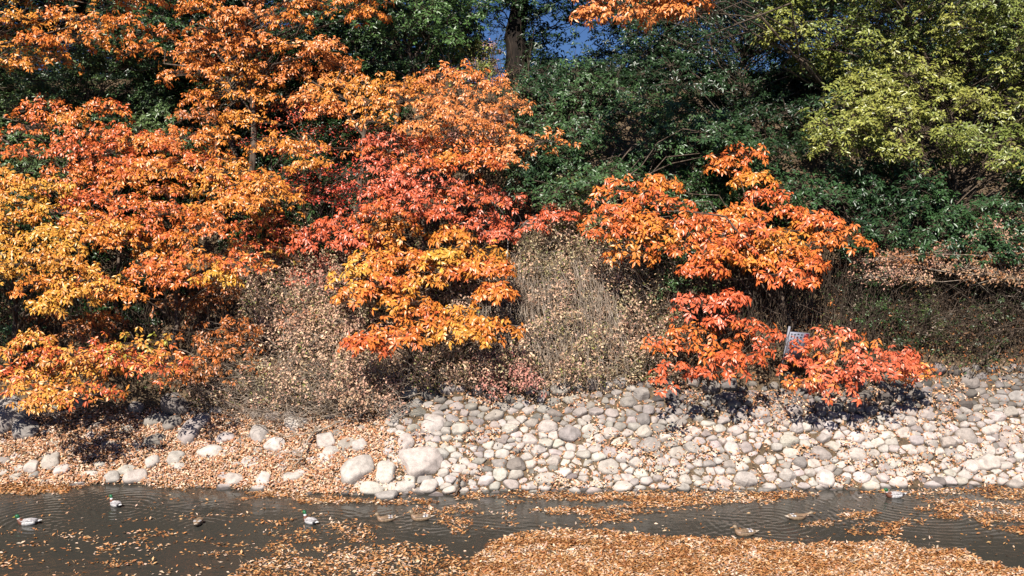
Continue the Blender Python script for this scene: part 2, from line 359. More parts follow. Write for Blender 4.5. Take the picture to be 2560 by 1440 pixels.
def make_tree(name, label, cat, polys, cols, root, seed, kind='big', off=(1.0, 2.2), sp=(60, 40), pad=(74, 25), ros=46, leaf=.106,
              trunk_r=.07, stem=None, group=None, yfix=None, bark=None, skip=0.0, jit=.36, mat=None, wob=30, layers=1, dens=1.0, up=.75):
    """crown = leaf sprays gathered in flat pads that sit on the ends of real limbs"""
    rng = np.random.default_rng(seed)
    C = []; O = []
    for ly in range(layers):
        q = poisson(polys, sp[0], sp[1], rng, wob)
        q = q[rng.random(len(q)) >= skip]
        if kind == 'ever' and yfix is None:
            for hx, hy, ha, hb in EHOLES: q = q[((q[:, 0] - hx) / ha) ** 2 + ((q[:, 1] - hy) / hb) ** 2 > 1]
        if kind == 'big':
            for hx, hy, ha, hb in HOLES: q = q[((q[:, 0] - hx) / ha) ** 2 + ((q[:, 1] - hy) / hb) ** 2 > .65]
        C.append(q); lo, hi = off
        nn = fbm(q[:, 0] / 120, q[:, 1] / 70, seed + 5)
        O.append(lo + (hi - lo) * np.clip((nn - .25) * 2 * .6 + rng.random(len(q)) * .4, 0, 1) - ly * .7)
    C = np.vstack(C); O = np.concatenate(O)
    P = at(C[:, 0], C[:, 1], O, y=yfix)
    sc = 1 / pxm(P[:, 1])
    # trunk
    if root is None: root = (C[:, 0].mean(), C[:, 1].max() + 60)
    if yfix is None: R0 = at(root[0], root[1], -.25)[0]
    else:
        R0 = at(root[0], root[1], 0, y=yfix)[0]; R0[2] = min(R0[2], float(zf(R0[0], R0[1])) - .1)
    cen = np.median(P, 0) + (np.array([0, .7, 0]) if kind == 'ever' else 0)
    if stem: S = [R0] + [at(a, b, o, y=yfix)[0] for a, b, o in stem]
    else: S = [R0, R0 * .6 + cen * .4 + np.array([0, -.05, .1]), cen]
    S = np.array(S); ts = np.linspace(0, len(S) - 1, 12); i = np.minimum(ts.astype(int), len(S) - 2); f = (ts - i)[:, None]
    T = S[i] * (1 - f) + S[i + 1] * f; T[1:-1] += rng.normal(size=(10, 3)) * .035 * np.linalg.norm(S[-1] - S[0]) * .3
    TR = np.linspace(trunk_r, trunk_r * .35, 12)
    wood = [tubes(T[None], TR[None], 7)]
    # limbs to every pad
    hd_ = np.hypot(P[:, 0] - np.interp(P[:, 2], T[:, 2], T[:, 0]), P[:, 1] - np.interp(P[:, 2], T[:, 2], T[:, 1]))
    tz = P[:, 2] - .5 * hd_ + rng.normal(size=len(P)) * .15
    zz_ = np.maximum.accumulate(T[:, 2] + np.arange(12) * 1e-4)
    tp = np.clip(np.interp(tz, zz_, np.arange(12.)), 3, 11) - rng.random(len(P)) * .6
    i_ = np.minimum(tp.astype(int), 10); f_ = (tp - i_)[:, None]; A = T[i_] * (1 - f_) + T[i_ + 1] * f_
    r0 = np.minimum(np.interp(tp, np.arange(12.), TR) * .55, .024 if kind == 'ever' else .03)
    lp = limb_paths(A, P - np.array([0, 0, .05]), rng)
    wood.append(tubes(lp, r0[:, None] * np.linspace(1, .25, 6)[None], 4))
    # rosettes
    nr = max(1, int(ros * dens)); n = len(P)
    cnt = rng.integers(int(nr * .6), int(nr * 1.4) + 1, n); idx = np.repeat(np.arange(n), cnt); m_ = len(idx)
    size = (.7 + .6 * rng.random(n))[idx]
    th = rng.random(m_) * 2 * math.pi; rr = np.sqrt(rng.random(m_))
    rx = pad[0] * sc[idx] * size; rz = pad[1] * sc[idx] * size
    ox = np.cos(th) * rr * rx; oy = np.sin(th) * rr * rx * .75
    oz = rz * (.55 - 1.15 * rr ** 2) + rng.normal(size=m_) * rz * jit - .18 * oy * 0
    Q = P[idx] + np.stack([ox, oy, oz], -1)
    # keep clear of the ground
    gz = zf(Q[:, 0], Q[:, 1]); low = Q[:, 2] < gz + .05; Q[low, 2] = gz[low] + .05 + rng.random(low.sum()) * .1
    axis = norm(np.stack([ox / rx * .5, oy / rx * .5 - .35, np.full(m_, up)], -1) + rng.normal(size=(m_, 3)) * .28)
    sel = rng.random(m_) < .6
    wood.append(tubes(limb_paths((P[idx] - np.array([0, 0, .06]))[sel], Q[sel], rng, 3, .05, .03), np.tile([.007, .0055, .003], (sel.sum(), 1)), 3))
    nz = fbm(C[:, 0] / 90, C[:, 1] / 70, seed + 9); nz = np.clip((nz - .5) * 2.4 + .5, 0, 1)
    ct = nz[idx] + rng.normal(size=m_) * .10
    if kind == 'big': kk, LL, WW = 9, leaf * 1.05, leaf * .38
    elif kind == 'ever': kk, LL, WW = 8, leaf, leaf * .37
    elif kind == 'maple': kk, LL, WW = 6, leaf, leaf * .55
    else: kk, LL, WW = 6, leaf, leaf * .5
    li = np.repeat(np.arange(m_), kk); M = len(li)
    ref = norm(np.cross(axis, np.array([.3, 1, .1]))); ref2 = np.cross(axis, ref)
    a = (np.tile(np.arange(kk), m_) / kk * 2 * math.pi) + np.repeat(rng.random(m_) * 6.28, kk) + rng.normal(size=M) * .25
    rad = ref[li] * np.cos(a)[:, None] + ref2[li] * np.sin(a)[:, None]
    el = (.12 + rng.normal(size=M) * .25)[:, None]
    D = rad + axis[li] * el + np.array([0, -.12, -.6 if kind == 'big' else -.42]) + rng.normal(size=(M, 3)) * .1
    N = axis[li] + rng.normal(size=(M, 3)) * .22
    ln = LL * (.45 + .85 * rng.random(M))
    B = Q[li] + rad * .02 + axis[li] * (rng.random(M)[:, None] - .5) * LL * .5
    if kind == 'dry': B = B + rng.normal(size=(M, 3)) * .05; D = rng.normal(size=(M, 3)) + np.array([0, 0, -.9])
    if kind == 'maple': B = B + rng.normal(size=(M, 3)) * np.array([.1, .1, .025])
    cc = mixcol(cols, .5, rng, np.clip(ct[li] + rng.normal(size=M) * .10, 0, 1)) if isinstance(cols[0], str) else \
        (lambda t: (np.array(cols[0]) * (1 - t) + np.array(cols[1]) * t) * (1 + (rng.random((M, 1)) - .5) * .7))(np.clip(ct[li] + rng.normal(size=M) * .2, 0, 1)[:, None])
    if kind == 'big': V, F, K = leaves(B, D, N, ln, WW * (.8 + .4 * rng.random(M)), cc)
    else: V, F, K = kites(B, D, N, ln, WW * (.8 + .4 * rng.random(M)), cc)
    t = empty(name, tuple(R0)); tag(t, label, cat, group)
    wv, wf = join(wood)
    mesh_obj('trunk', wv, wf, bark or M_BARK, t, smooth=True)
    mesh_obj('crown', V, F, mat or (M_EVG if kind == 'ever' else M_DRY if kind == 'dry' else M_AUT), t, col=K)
    return t

exec_count = [0]
AG = 'orange and red leaved trees on the bank'
# ---------------------------------------------------------------- the autumn trees
make_tree('autumn_tree', 'golden amber leaved tree filling the top left corner of the picture', 'tree',
    [[(-160, -100), (370, -100), (385, 20), (300, 60), (280, 95), (215, 100), (215, 140), (140, 180), (60, 185), (0, 120), (-160, 180)]],
    ['orange', 'amber', 'gold'], (-150, 600), 11, off=(2.6, 3.6), trunk_r=.12, stem=[(-140, 300, 1.6), (-60, 60, 3.0)], skip=.06, group=AG)
make_tree('autumn_tree', 'tall orange tree reaching the top edge right of the amber corner tree', 'tree',
    [[(520, -100), (700, -100), (745, 20), (735, 140), (700, 200), (640, 205), (560, 160), (480, 195), (450, 150), (430, 120), (340, 130), (325, 100), (380, 60), (460, 90), (500, 40)],
     [(745, -60), (950, -60), (975, 45), (880, 60), (800, 35), (740, 30)], [(780, 90), (850, 85), (850, 110), (790, 120)]],
    ['orange', 'amber', 'orange', 'peach'], (640, 560), 12, off=(2.4, 3.4), trunk_r=.11, stem=[(640, 400, 1.5), (620, 180, 2.4), (620, 0, 3.0)], group=AG)
make_tree('autumn_tree', 'orange tree with spreading tiers just left of the crimson maple', 'tree',
    [[(410, 210), (520, 225), (640, 215), (690, 240), (640, 300), (560, 325), (520, 300), (430, 300), (395, 250)],
     [(450, 310), (530, 320), (540, 360), (480, 375), (450, 350)], [(440, 180), (640, 160), (700, 210), (560, 215), (430, 210)]],
    ['amber', 'orange', 'rust'], (560, 620), 13, off=(2.0, 2.8), trunk_r=.08, stem=[(560, 480, 1.0), (540, 300, 2.0)], group=AG)
make_tree('autumn_tree', 'broad peach orange tree sloping down to the right above the crimson maple', 'tree',
    [[(730, 150), (830, 130), (930, 140), (1015, 185), (1000, 210), (1090, 250), (1180, 300), (1160, 345), (1050, 340), (930, 310), (860, 300), (780, 265), (720, 220)]],
    ['peach', 'orange', 'peach', 'amber'], (900, 620), 14, off=(2.4, 3.2), trunk_r=.10, stem=[(900, 480, 1.2), (910, 250, 2.6)], dens=1.15, group=AG)
make_tree('autumn_tree', 'light orange tree with arms reaching right over the evergreen bushes', 'tree',
    [[(1020, 200), (1110, 180), (1250, 205), (1315, 250), (1300, 290), (1200, 305), (1110, 290), (1090, 245), (1030, 235)],
     [(1240, 310), (1300, 320), (1375, 345), (1370, 380), (1290, 392), (1230, 400), (1150, 380), (1160, 340)],
     [(1130, 270), (1260, 290), (1280, 320), (1180, 330)]],
    ['orange', 'peach', 'rust'], (1150, 640), 15, off=(1.6, 2.4), trunk_r=.07, stem=[(1160, 470, .8), (1160, 300, 1.8)], skip=.06, group=AG)
make_tree('maple_tree', 'crimson fine leaved maple between the orange trees of the upper left', 'tree',
    [[(650, 255), (760, 265), (850, 300), (1000, 330), (1080, 380), (940, 400), (930, 480), (880, 510), (790, 490), (730, 450), (690, 400), (640, 370), (680, 310)],
     [(640, 410), (800, 400), (920, 430), (930, 520), (840, 540), (740, 500)]],
    ['crimson', 'redor', 'crimson', 'coral'], (820, 660), 16, kind='maple', off=(1.0, 1.9), leaf=.07, ros=34, trunk_r=.07, pad=(75, 20), group=AG, stem=[(800, 540, .6), (800, 380, 1.3)])
make_tree('autumn_tree', 'small orange tree standing in front of the crimson maple', 'tree',
    [[(650, 345), (700, 330), (790, 340), (845, 390), (790, 415), (650, 400)], [(540, 430), (640, 415), (730, 455), (710, 500), (620, 505), (550, 480)]],
    ['amber', 'orange'], (660, 640), 17, off=(2.2, 2.7), trunk_r=.05, stem=[(660, 540, 1.0), (680, 420, 2.0)], group=AG)
make_tree('autumn_tree', 'orange red tree in the centre, right of the crimson maple', 'tree',
    [[(950, 345), (1050, 330), (1160, 340), (1195, 400), (1160, 450), (1175, 520), (1130, 560), (1050, 540), (960, 530), (915, 480), (900, 420)],
     [(1010, 330), (1180, 345), (1240, 380), (1180, 400), (1050, 380)]],
    ['amber', 'orange', 'redor', 'coral'], (1060, 720), 18, off=(1.6, 2.5), trunk_r=.07, stem=[(1060, 620, .8), (1050, 440, 1.8)], dens=1.15, group=AG)
make_tree('autumn_tree', 'golden orange tree hanging low over the dry slope in the centre', 'tree',
    [[(940, 560), (1050, 545), (1170, 590), (1250, 680), (1235, 720), (1110, 750), (1000, 770), (900, 760), (840, 730), (880, 700), (920, 640)],
     [(990, 780), (1060, 795), (1130, 775), (1225, 790), (1230, 830), (1130, 830), (1070, 815), (1000, 850), (930, 865), (890, 880), (920, 825)],
     [(820, 870), (900, 850), (900, 890), (830, 905)]],
    ['gold', 'amber', 'orange', 'redor'], (1020, 960), 19, off=(1.1, 2.0), trunk_r=.06, stem=[(1025, 860, .5), (1050, 680, 1.3)], skip=.05, leaf=.135, group=AG)
make_tree('sumac_shrub', 'bright coral red shrub with slender stem at the middle of the dry slope', 'shrub',
    [[(1125, 570), (1190, 510), (1260, 488), (1340, 492), (1388, 530), (1340, 565), (1310, 600), (1270, 635), (1210, 610), (1150, 595)]],
    ['coral', 'redor', 'coral'], (1255, 800), 20, off=(.7, 1.3), trunk_r=.035, stem=[(1262, 700, .4), (1270, 560, .9)], leaf=.11, skip=.08, bark=M_PALE, group=AG)
make_tree('sumac_shrub', 'small scarlet shrub left of the golden tree in the centre', 'shrub',
    [[(770, 575), (870, 558), (940, 580), (900, 625), (840, 610), (790, 605)]],
    ['coral', 'redor'], (860, 760), 21, off=(.8, 1.3), trunk_r=.03, leaf=.13, group=AG)
make_tree('autumn_tree', 'red orange tree with upright twigs at the left below the green foliage', 'tree',
    [[(30, 350), (130, 285), (200, 300), (270, 260), (300, 310), (430, 345), (420, 380), (330, 430), (240, 435), (150, 420), (60, 430), (20, 390)],
     [(90, 240), (110, 240), (160, 290), (130, 300)], [(255, 235), (275, 235), (285, 290), (255, 290)]],
    ['amber', 'orange', 'redor', 'orange'], (200, 780), 22, off=(1.8, 2.8), trunk_r=.08, stem=[(210, 600, 1.0), (210, 400, 2.0)], dens=1.1, group=AG)
make_tree('autumn_tree', 'golden yellow tree along the left edge at mid height', 'tree',
    [[(-160, 420), (0, 430), (120, 440), (160, 520), (220, 590), (200, 640), (235, 690), (140, 760), (60, 720), (0, 690), (-160, 720)]],
    ['orange', 'amber', 'gold', 'amber'], (40, 960), 23, off=(2.4, 3.6), trunk_r=.08, stem=[(40, 830, 1.0), (20, 600, 2.1)], dens=1.1, group=AG)
make_tree('autumn_tree', 'scarlet tinged tree between the golden left edge tree and the wide orange tree', 'tree',
    [[(150, 450), (240, 440), (330, 460), (335, 520), (280, 580), (230, 560), (170, 530)], [(250, 345), (410, 340), (440, 390), (400, 430), (300, 420)]],
    ['amber', 'redor', 'orange'], (290, 900), 24, off=(1.7, 2.5), trunk_r=.06, stem=[(290, 700, 1.0), (290, 500, 1.9)], group=AG)
make_tree('autumn_tree', 'wide orange tree with tiered sprays filling the left centre', 'tree',
    [[(380, 400), (520, 370), (620, 430), (640, 500), (560, 560), (610, 600), (620, 680), (570, 715), (450, 720), (400, 690), (370, 620), (250, 620), (240, 560), (330, 520)],
     [(230, 700), (370, 680), (360, 720), (280, 765), (230, 730)], [(540, 580), (620, 580), (610, 620), (550, 620)]],
    ['gold', 'orange', 'amber', 'redor', 'orange'], (430, 980), 25, off=(2.0, 3.6), trunk_r=.09, stem=[(440, 830, .9), (450, 600, 2.0)], skip=.05, dens=1.1, group=AG)
make_tree('sumac_shrub', 'coral leaved spray standing alone right of the wide orange tree', 'shrub',
    [[(630, 550), (690, 535), (755, 570), (740, 600), (640, 620), (600, 580)]],
    ['coral', 'redor', 'ygreen'], (690, 800), 26, off=(.9, 1.4), trunk_r=.03, leaf=.13, group=AG)
make_tree('autumn_tree', 'pale golden and salmon leaved tree low at the left, over the dark stones', 'tree',
    [[(-160, 860), (0, 860), (60, 820), (150, 815), (230, 850), (300, 850), (430, 850), (440, 880), (400, 930), (320, 960), (270, 1000), (200, 985), (120, 1000), (40, 985), (30, 950), (-160, 930)]],
    ['redor', 'gold', 'peach', 'amber', 'ygreen'], (150, 1050), 27, off=(1.9, 3.0), trunk_r=.06, stem=[(150, 960, .6), (170, 880, 1.1)], skip=.10, group=AG)
make_tree('autumn_tree', 'rusty leaved tree in half shade below the wide orange tree', 'tree',
    [[(130, 790), (230, 760), (300, 780), (280, 830), (180, 840)], [(420, 740), (600, 720), (640, 790), (590, 900), (560, 950), (440, 950), (420, 810)]],
    ['rust', 'brown', 'orange'], (480, 1020), 28, off=(.4, 1.2), trunk_r=.05, leaf=.10, skip=.1, dens=.7, group=AG)
make_tree('autumn_tree', 'broad orange tree with a leaning trunk standing alone at the right', 'tree',
    [[(1510, 455), (1640, 425), (1730, 440), (1860, 370), (1865, 430), (1960, 480), (2010, 530), (2090, 550), (2122, 610), (2095, 650), (2050, 695), (1980, 690), (1930, 640), (1830, 640), (1820, 680), (1760, 690), (1690, 650), (1600, 640), (1540, 650), (1515, 560)]],
    ['amber', 'orange', 'redor', 'orange'], (1985, 850), 29, off=(1.5, 2.4), trunk_r=.085, stem=[(1965, 790, .4), (1935, 700, .9), (1880, 560, 1.8)], skip=.07, dens=1.0, leaf=.135, group=AG)
make_tree('sumac_shrub', 'orange red shrub growing above the stone bank left of the grey notice board', 'shrub',
    [[(1750, 745), (1800, 735), (1860, 750), (1900, 810), (1960, 850), (1970, 890), (1900, 900), (1850, 905), (1790, 935), (1700, 930), (1665, 870), (1700, 810)]],
    ['coral', 'redor', 'redor', 'orange'], (1770, 1010), 30, off=(.9, 2.2), trunk_r=.04, stem=[(1775, 900, .6), (1800, 820, .9)], skip=.14, leaf=.14, dens=.6, group=AG)
make_tree('sumac_shrub', 'coral pink leaved shrub spilling over the stone bank right of the notice board', 'shrub',
    [[(1960, 890), (2060, 880), (2110, 900), (2090, 965), (1990, 950)], [(2005, 890), (2040, 860), (2110, 825), (2180, 840), (2180, 870), (2330, 890), (2335, 920), (2290, 970), (2215, 990), (2180, 960), (2100, 975), (2040, 950), (1990, 930)]],
    ['coral', 'redor', 'coral', 'amber', 'coral'], (2160, 1000), 31, off=(.9, 2.0), trunk_r=.035, skip=.22, sp=(50, 32), leaf=.135, dens=.42, jit=.5, group=AG)
make_tree('autumn_tree', 'brownish orange branch hanging in from the top edge before the blue sky', 'tree',
    [[(1420, -10), (1500, -60), (1790, -60), (1760, 10), (1700, 40), (1650, 60), (1600, 90), (1590, 60), (1540, 45), (1480, 25)]],
    ['orange', 'peach', 'rust'], (2050, 520), 32, off=(5.2, 5.8), trunk_r=.10, stem=[(2080, 250, .6), (2070, -60, 1.5), (1900, -220, 4.5), (1650, -40, 5.5)], leaf=.14, skip=.1, group=AG)
make_tree('withered_tree', 'withered tree with dull pink curled leaves at the right edge', 'tree',
    [[(2180, 640), (2290, 620), (2450, 620), (2700, 610), (2700, 710), (2490, 700), (2400, 680), (2330, 665), (2240, 705), (2180, 690)],
     [(2430, 560), (2530, 530), (2700, 500), (2700, 600), (2540, 590), (2460, 600)]],
    ['brown', 'pink', 'tan', 'brown'], (2640, 900), 33, kind='dry', off=(1.2, 1.9), leaf=.075, ros=40, pad=(60, 16), sp=(45, 26), trunk_r=.03, stem=[(2650, 760, .8), (2520, 650, 1.4), (2240, 640, 1.6)], bark=M_TWIG, jit=.5)
# withered shrubs on the slope
for i, (pl, cols, root, lab) in enumerate([
    ([[(760, 640), (860, 620), (890, 700), (880, 760), (790, 720), (750, 690)]], ['pink', 'coral', 'pink'], (830, 800), 'pinkish withered shrub left of the golden centre tree'),
    ([[(690, 760), (800, 780), (890, 800), (880, 860), (800, 870), (720, 820)]], ['tan', 'pink', 'peach'], (800, 900), 'pale salmon withered shrub halfway up the dry slope'),
    ([[(840, 930), (920, 900), (990, 950), (985, 1010), (900, 1030), (840, 990)]], ['pink', 'tan', 'pink'], (910, 1050), 'dusty pink withered shrub touching the top of the stones'),
    ([[(1110, 325), (1240, 290), (1290, 330), (1210, 370), (1120, 370)]], ['mauve', 'pink'], (1200, 520), 'mauve fine leaved shrub under the light orange tree'),
    ([[(1200, 900), (1300, 920), (1340, 970), (1210, 970)]], ['pink', 'mauve'], (1260, 1000), 'low pink leaved creeper just above the stones in the centre')]):
    make_tree('withered_shrub', lab, 'shrub', pl, cols, root, 50 + i, kind='dry', off=(.35, .9), leaf=.08, ros=32, pad=(42, 22), sp=(36, 28), trunk_r=.02, bark=M_TWIG, jit=.6)

# ---------------------------------------------------------------- evergreens
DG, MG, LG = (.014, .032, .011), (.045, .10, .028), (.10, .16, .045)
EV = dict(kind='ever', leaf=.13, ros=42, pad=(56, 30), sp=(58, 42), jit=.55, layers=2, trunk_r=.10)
EG = 'evergreen trees of the wooded bank'
make_tree('evergreen_tree', 'glossy mid green evergreen in the upper left behind the red orange tree', 'tree',
    [[(-160, 160), (160, 130), (250, 70), (400, 120), (430, 200), (420, 330), (500, 420), (300, 460), (150, 450), (0, 430), (-160, 420)]],
    ((.05, .10, .034), (.11, .17, .055)), (200, 700), 60, off=(.3, 2.2), group=EG, **EV)
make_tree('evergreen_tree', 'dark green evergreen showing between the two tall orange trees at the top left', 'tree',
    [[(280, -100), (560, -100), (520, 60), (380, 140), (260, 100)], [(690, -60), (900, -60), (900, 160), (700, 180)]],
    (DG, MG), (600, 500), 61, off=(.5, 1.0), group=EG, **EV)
make_tree('evergreen_tree', 'leafy green evergreen hanging at the top left of the blue sky gap', 'tree',
    [[(920, -100), (1150, -100), (1165, 20), (1150, 130), (1110, 170), (1060, 170), (1040, 200), (920, 150)]],
    ((.04, .08, .028), (.10, .19, .05)), (960, 520), 62, off=(.2, 1.8), group=EG, **EV)
make_tree('evergreen_tree', 'rounded green evergreen bush below the blue sky gap', 'tree',
    [[(1320, 190), (1480, 170), (1560, 180), (1640, 250), (1700, 280), (1850, 340), (1880, 380), (1800, 400), (1740, 420), (1590, 400), (1560, 460), (1420, 500), (1290, 470), (1270, 420), (1300, 390), (1370, 380), (1310, 300), (1290, 240)]],
    ((.02, .05, .02), (.065, .125, .04)), (1500, 620), 63, off=(.3, 2.4), group=EG, **EV)
make_tree('evergreen_tree', 'deep green evergreen right of the blue sky gap behind the yellow green tree', 'tree',
    [[(1560, 0), (1960, -100), (2100, -60), (2100, 330), (2010, 460), (1880, 440), (1880, 370), (1780, 330), (1750, 240), (1640, 240), (1590, 170)]],
    (DG, (.035, .075, .026)), (1850, 650), 64, off=(.0, 1.9), group=EG, **{**EV, 'skip': .12})
make_tree('evergreen_tree', 'large yellow green evergreen lit by the sun in the top right corner', 'tree',
    [[(1940, -100), (2750, -100), (2750, 420), (2600, 440), (2480, 420), (2380, 380), (2200, 370), (2030, 335), (2020, 310), (2120, 230), (1960, 140), (1930, 60)]],
    ((.16, .20, .043), (.30, .30, .065)), (2400, 800), 65, off=(1.6, 4.0), group=EG, stem=[(2400, 500, .2), (2330, 200, 1.4), (2250, 0, 2.4)],
    **{**EV, 'leaf': .13, 'trunk_r': .14, 'skip': .2})
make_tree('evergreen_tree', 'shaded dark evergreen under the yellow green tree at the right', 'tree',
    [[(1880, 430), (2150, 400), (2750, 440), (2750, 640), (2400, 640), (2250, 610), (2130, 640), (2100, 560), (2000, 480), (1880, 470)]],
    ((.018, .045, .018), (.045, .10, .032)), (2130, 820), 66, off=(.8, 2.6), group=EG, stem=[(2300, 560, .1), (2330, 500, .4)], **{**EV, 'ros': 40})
make_tree('evergreen_shrub', 'small bright green bush under the left arm of the lone orange tree at right', 'shrub',
    [[(1630, 670), (1740, 660), (1790, 720), (1740, 750), (1640, 740)]], ((.05, .10, .035), (.09, .17, .05)), (1700, 800), 67, off=(.3, .6), group=EG, **{**EV, 'layers': 1, 'trunk_r': .03, 'leaf': .09})
make_tree('evergreen_shrub', 'grey green bush at the left edge above the low golden tree', 'shrub',
    [[(-100, 770), (40, 790), (65, 830), (40, 850), (-100, 860)]], ((.05, .12, .05), (.10, .2, .09)), (0, 900), 68, off=(.4, .8), group=EG, **{**EV, 'layers': 1, 'trunk_r': .03, 'leaf': .09})
make_tree('evergreen_shrub', 'loose green shrub beside the bare stem right of the lone orange tree', 'shrub',
    [[(2130, 720), (2230, 700), (2260, 800), (2200, 870), (2130, 850)]], ((.035, .09, .03), (.09, .17, .05)), (2200, 900), 69, off=(.1, .5), group=EG, **{**EV, 'layers': 1, 'trunk_r': .03, 'leaf': .09, 'skip': .2})
make_tree('evergreen_shrub', 'sparse olive shrub in the shade below the withered pink tree', 'shrub',
    [[(2280, 700), (2440, 720), (2560, 720), (2560, 800), (2380, 860), (2280, 800)]], ((.03, .06, .02), (.10, .13, .04)), (2420, 900), 70, off=(.1, .9), group=EG, **{**EV, 'layers': 1, 'trunk_r': .03, 'leaf': .08, 'skip': .25, 'ros': 26})
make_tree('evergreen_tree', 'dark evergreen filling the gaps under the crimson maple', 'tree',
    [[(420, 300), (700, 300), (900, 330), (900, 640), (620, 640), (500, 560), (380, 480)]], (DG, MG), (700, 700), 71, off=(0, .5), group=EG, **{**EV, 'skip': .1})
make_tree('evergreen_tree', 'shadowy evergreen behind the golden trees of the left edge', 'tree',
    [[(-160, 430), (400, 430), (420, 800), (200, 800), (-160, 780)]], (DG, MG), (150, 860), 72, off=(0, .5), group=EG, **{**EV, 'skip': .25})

make_tree('evergreen_shrub', 'dark hedge of evergreen shrubs along the crest right of the thick trunk', 'shrub',
    [[(1300, 165), (1700, 165), (2050, 180), (2050, 330), (1700, 300), (1330, 260)]], (DG, DG), (1600, 420), 73, off=(-.4, .3), group=EG, **{**EV, 'trunk_r': .04})
make_tree('evergreen_shrub', 'dark evergreen shrubs in the gaps between the upper orange trees', 'shrub',
    [[(330, 100), (950, 90), (1030, 200), (1020, 340), (640, 350), (400, 330)]], (DG, MG), (760, 480), 74, off=(-.2, .5), group=EG, **{**EV, 'trunk_r': .04})
make_tree('evergreen_shrub', 'dark evergreen shrub showing between the sprays of the lone orange tree', 'shrub',
    [[(1560, 470), (1900, 420), (1970, 520), (1950, 640), (1620, 640)]], (DG, MG), (1750, 740), 75, off=(.0, .5), group=EG, **{**EV, 'trunk_r': .04})
make_tree('evergreen_shrub', 'ragged dark shrubbery hanging below the withered pink branches at the right edge', 'shrub',
    [[(2100, 660), (2700, 680), (2700, 860), (2450, 900), (2300, 880), (2100, 850)]], ((.014, .03, .011), (.06, .09, .03)), (2500, 960), 76, off=(.2, 1.5), group=EG, **{**EV, 'trunk_r': .03, 'skip': .68, 'leaf': .085, 'ros': 20})
make_tree('evergreen_tree', 'dark evergreen standing just beyond the left edge, only its fringe in view', 'tree',
    [[(-420, -100), (-150, -100), (-140, 900), (-420, 900)]], (DG, MG), (-280, 980), 77, off=(.2, 1.6), group=EG, **EV)
# trees on the crest, beyond the bank: dark trunk and canopy against the sky
def big_tree(name, label, X, y, H, trunk_r, forks, polys, cols, seed, skip=0, ros=40, leaf=.15, sp=(58, 44), lay=3):
    yf = y
    make_tree(name, label, 'tree', polys, cols, (X, 215), seed, kind='ever', yfix=yf, off=(-1.2, 1.2), ros=ros, leaf=leaf, pad=(64, 36), sp=sp,
              jit=.5, layers=lay, trunk_r=trunk_r, stem=forks, skip=skip, group='trees on the crest of the bank', wob=45, bark=M_SHADEBARK)
big_tree('crest_tree', 'thick dark trunked tree standing against the blue sky at the top centre', 1290, 28.5, 0, .42,
         [(1292, 100, 0), (1300, -20, 0), (1320, -200, 0)],
         [[(1240, -100), (1500, -100), (1510, 20), (1440, 60), (1380, 60), (1370, 150), (1330, 190), (1300, 100), (1290, 30), (1270, 60), (1265, 20)],
          [(1100, -60), (1240, -60), (1240, 15), (1200, 60), (1180, 40)]], (DG, (.05, .10, .03)), 80, skip=.05, lay=2)
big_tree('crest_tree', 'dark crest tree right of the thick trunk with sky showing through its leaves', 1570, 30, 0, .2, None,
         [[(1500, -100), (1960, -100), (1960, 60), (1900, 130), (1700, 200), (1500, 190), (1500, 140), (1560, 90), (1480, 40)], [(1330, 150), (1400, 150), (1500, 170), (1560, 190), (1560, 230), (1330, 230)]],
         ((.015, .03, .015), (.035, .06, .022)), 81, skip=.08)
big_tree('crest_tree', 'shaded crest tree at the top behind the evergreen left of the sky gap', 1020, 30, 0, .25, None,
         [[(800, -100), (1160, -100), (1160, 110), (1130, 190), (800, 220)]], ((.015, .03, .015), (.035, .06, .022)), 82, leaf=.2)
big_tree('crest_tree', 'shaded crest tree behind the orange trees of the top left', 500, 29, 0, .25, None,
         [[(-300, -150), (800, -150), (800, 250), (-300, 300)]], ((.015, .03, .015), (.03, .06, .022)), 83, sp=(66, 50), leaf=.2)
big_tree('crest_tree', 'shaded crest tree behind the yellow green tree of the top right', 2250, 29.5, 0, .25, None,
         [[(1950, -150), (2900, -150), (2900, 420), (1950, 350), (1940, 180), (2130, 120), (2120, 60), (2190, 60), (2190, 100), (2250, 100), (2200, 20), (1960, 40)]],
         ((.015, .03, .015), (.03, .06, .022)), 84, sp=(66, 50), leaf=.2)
make_tree('far_tree', 'faint rose brown tree far beyond the crest in the sky gap', 'tree',
          [[(1185, 110), (1215, 105), (1235, 140), (1240, 190), (1170, 190)]], ['pink', 'mauve'], (1205, 230), 85, kind='dry', yfix=44, off=(-.8, .8), leaf=.12,
          ros=22, pad=(24, 12), sp=(20, 14), trunk_r=.12, bark=M_PALE, wob=5)

# ---------------------------------------------------------------- undergrowth on the slope
def litter(n, polys, rng, hgt, size, cols, kites_up=1.0, clump=None, wob=40, nrm=None):
    q = sample_polys(polys, n, rng, wob)
    if clump is not None:
        k = fbm(q[:, 0] / clump[0], q[:, 1] / clump[1], clump[2]) > clump[3] + .1 * (rng.random(len(q)) - .5); q = q[k]
    h = hgt[0] + (hgt[1] - hgt[0]) * rng.random(len(q)) ** .8 * np.clip((fbm(q[:, 0] / 38, q[:, 1] / 34, 93) - .32) * 4, .05, 1.5)
    P = at(q[:, 0], q[:, 1], 0)
    P = P + np.array([0, -.62, .78]) * h[:, None]
    n_ = len(P)
    D = rng.normal(size=(n_, 3)); N = rng.normal(size=(n_, 3)) * .6 + np.array([0, -.5, .8]) * kites_up
    t = fbm(q[:, 0] / 55, q[:, 1] / 45, 91); t = np.clip((t - .5) * 3 + .5 + rng.normal(size=n_) * .25, 0, 1)
    ln = size * (.6 + .8 * rng.random(n_))
    return kites(P, D, N, ln, ln * .5, mixcol(cols, 1.0, rng, t), cup=.3)
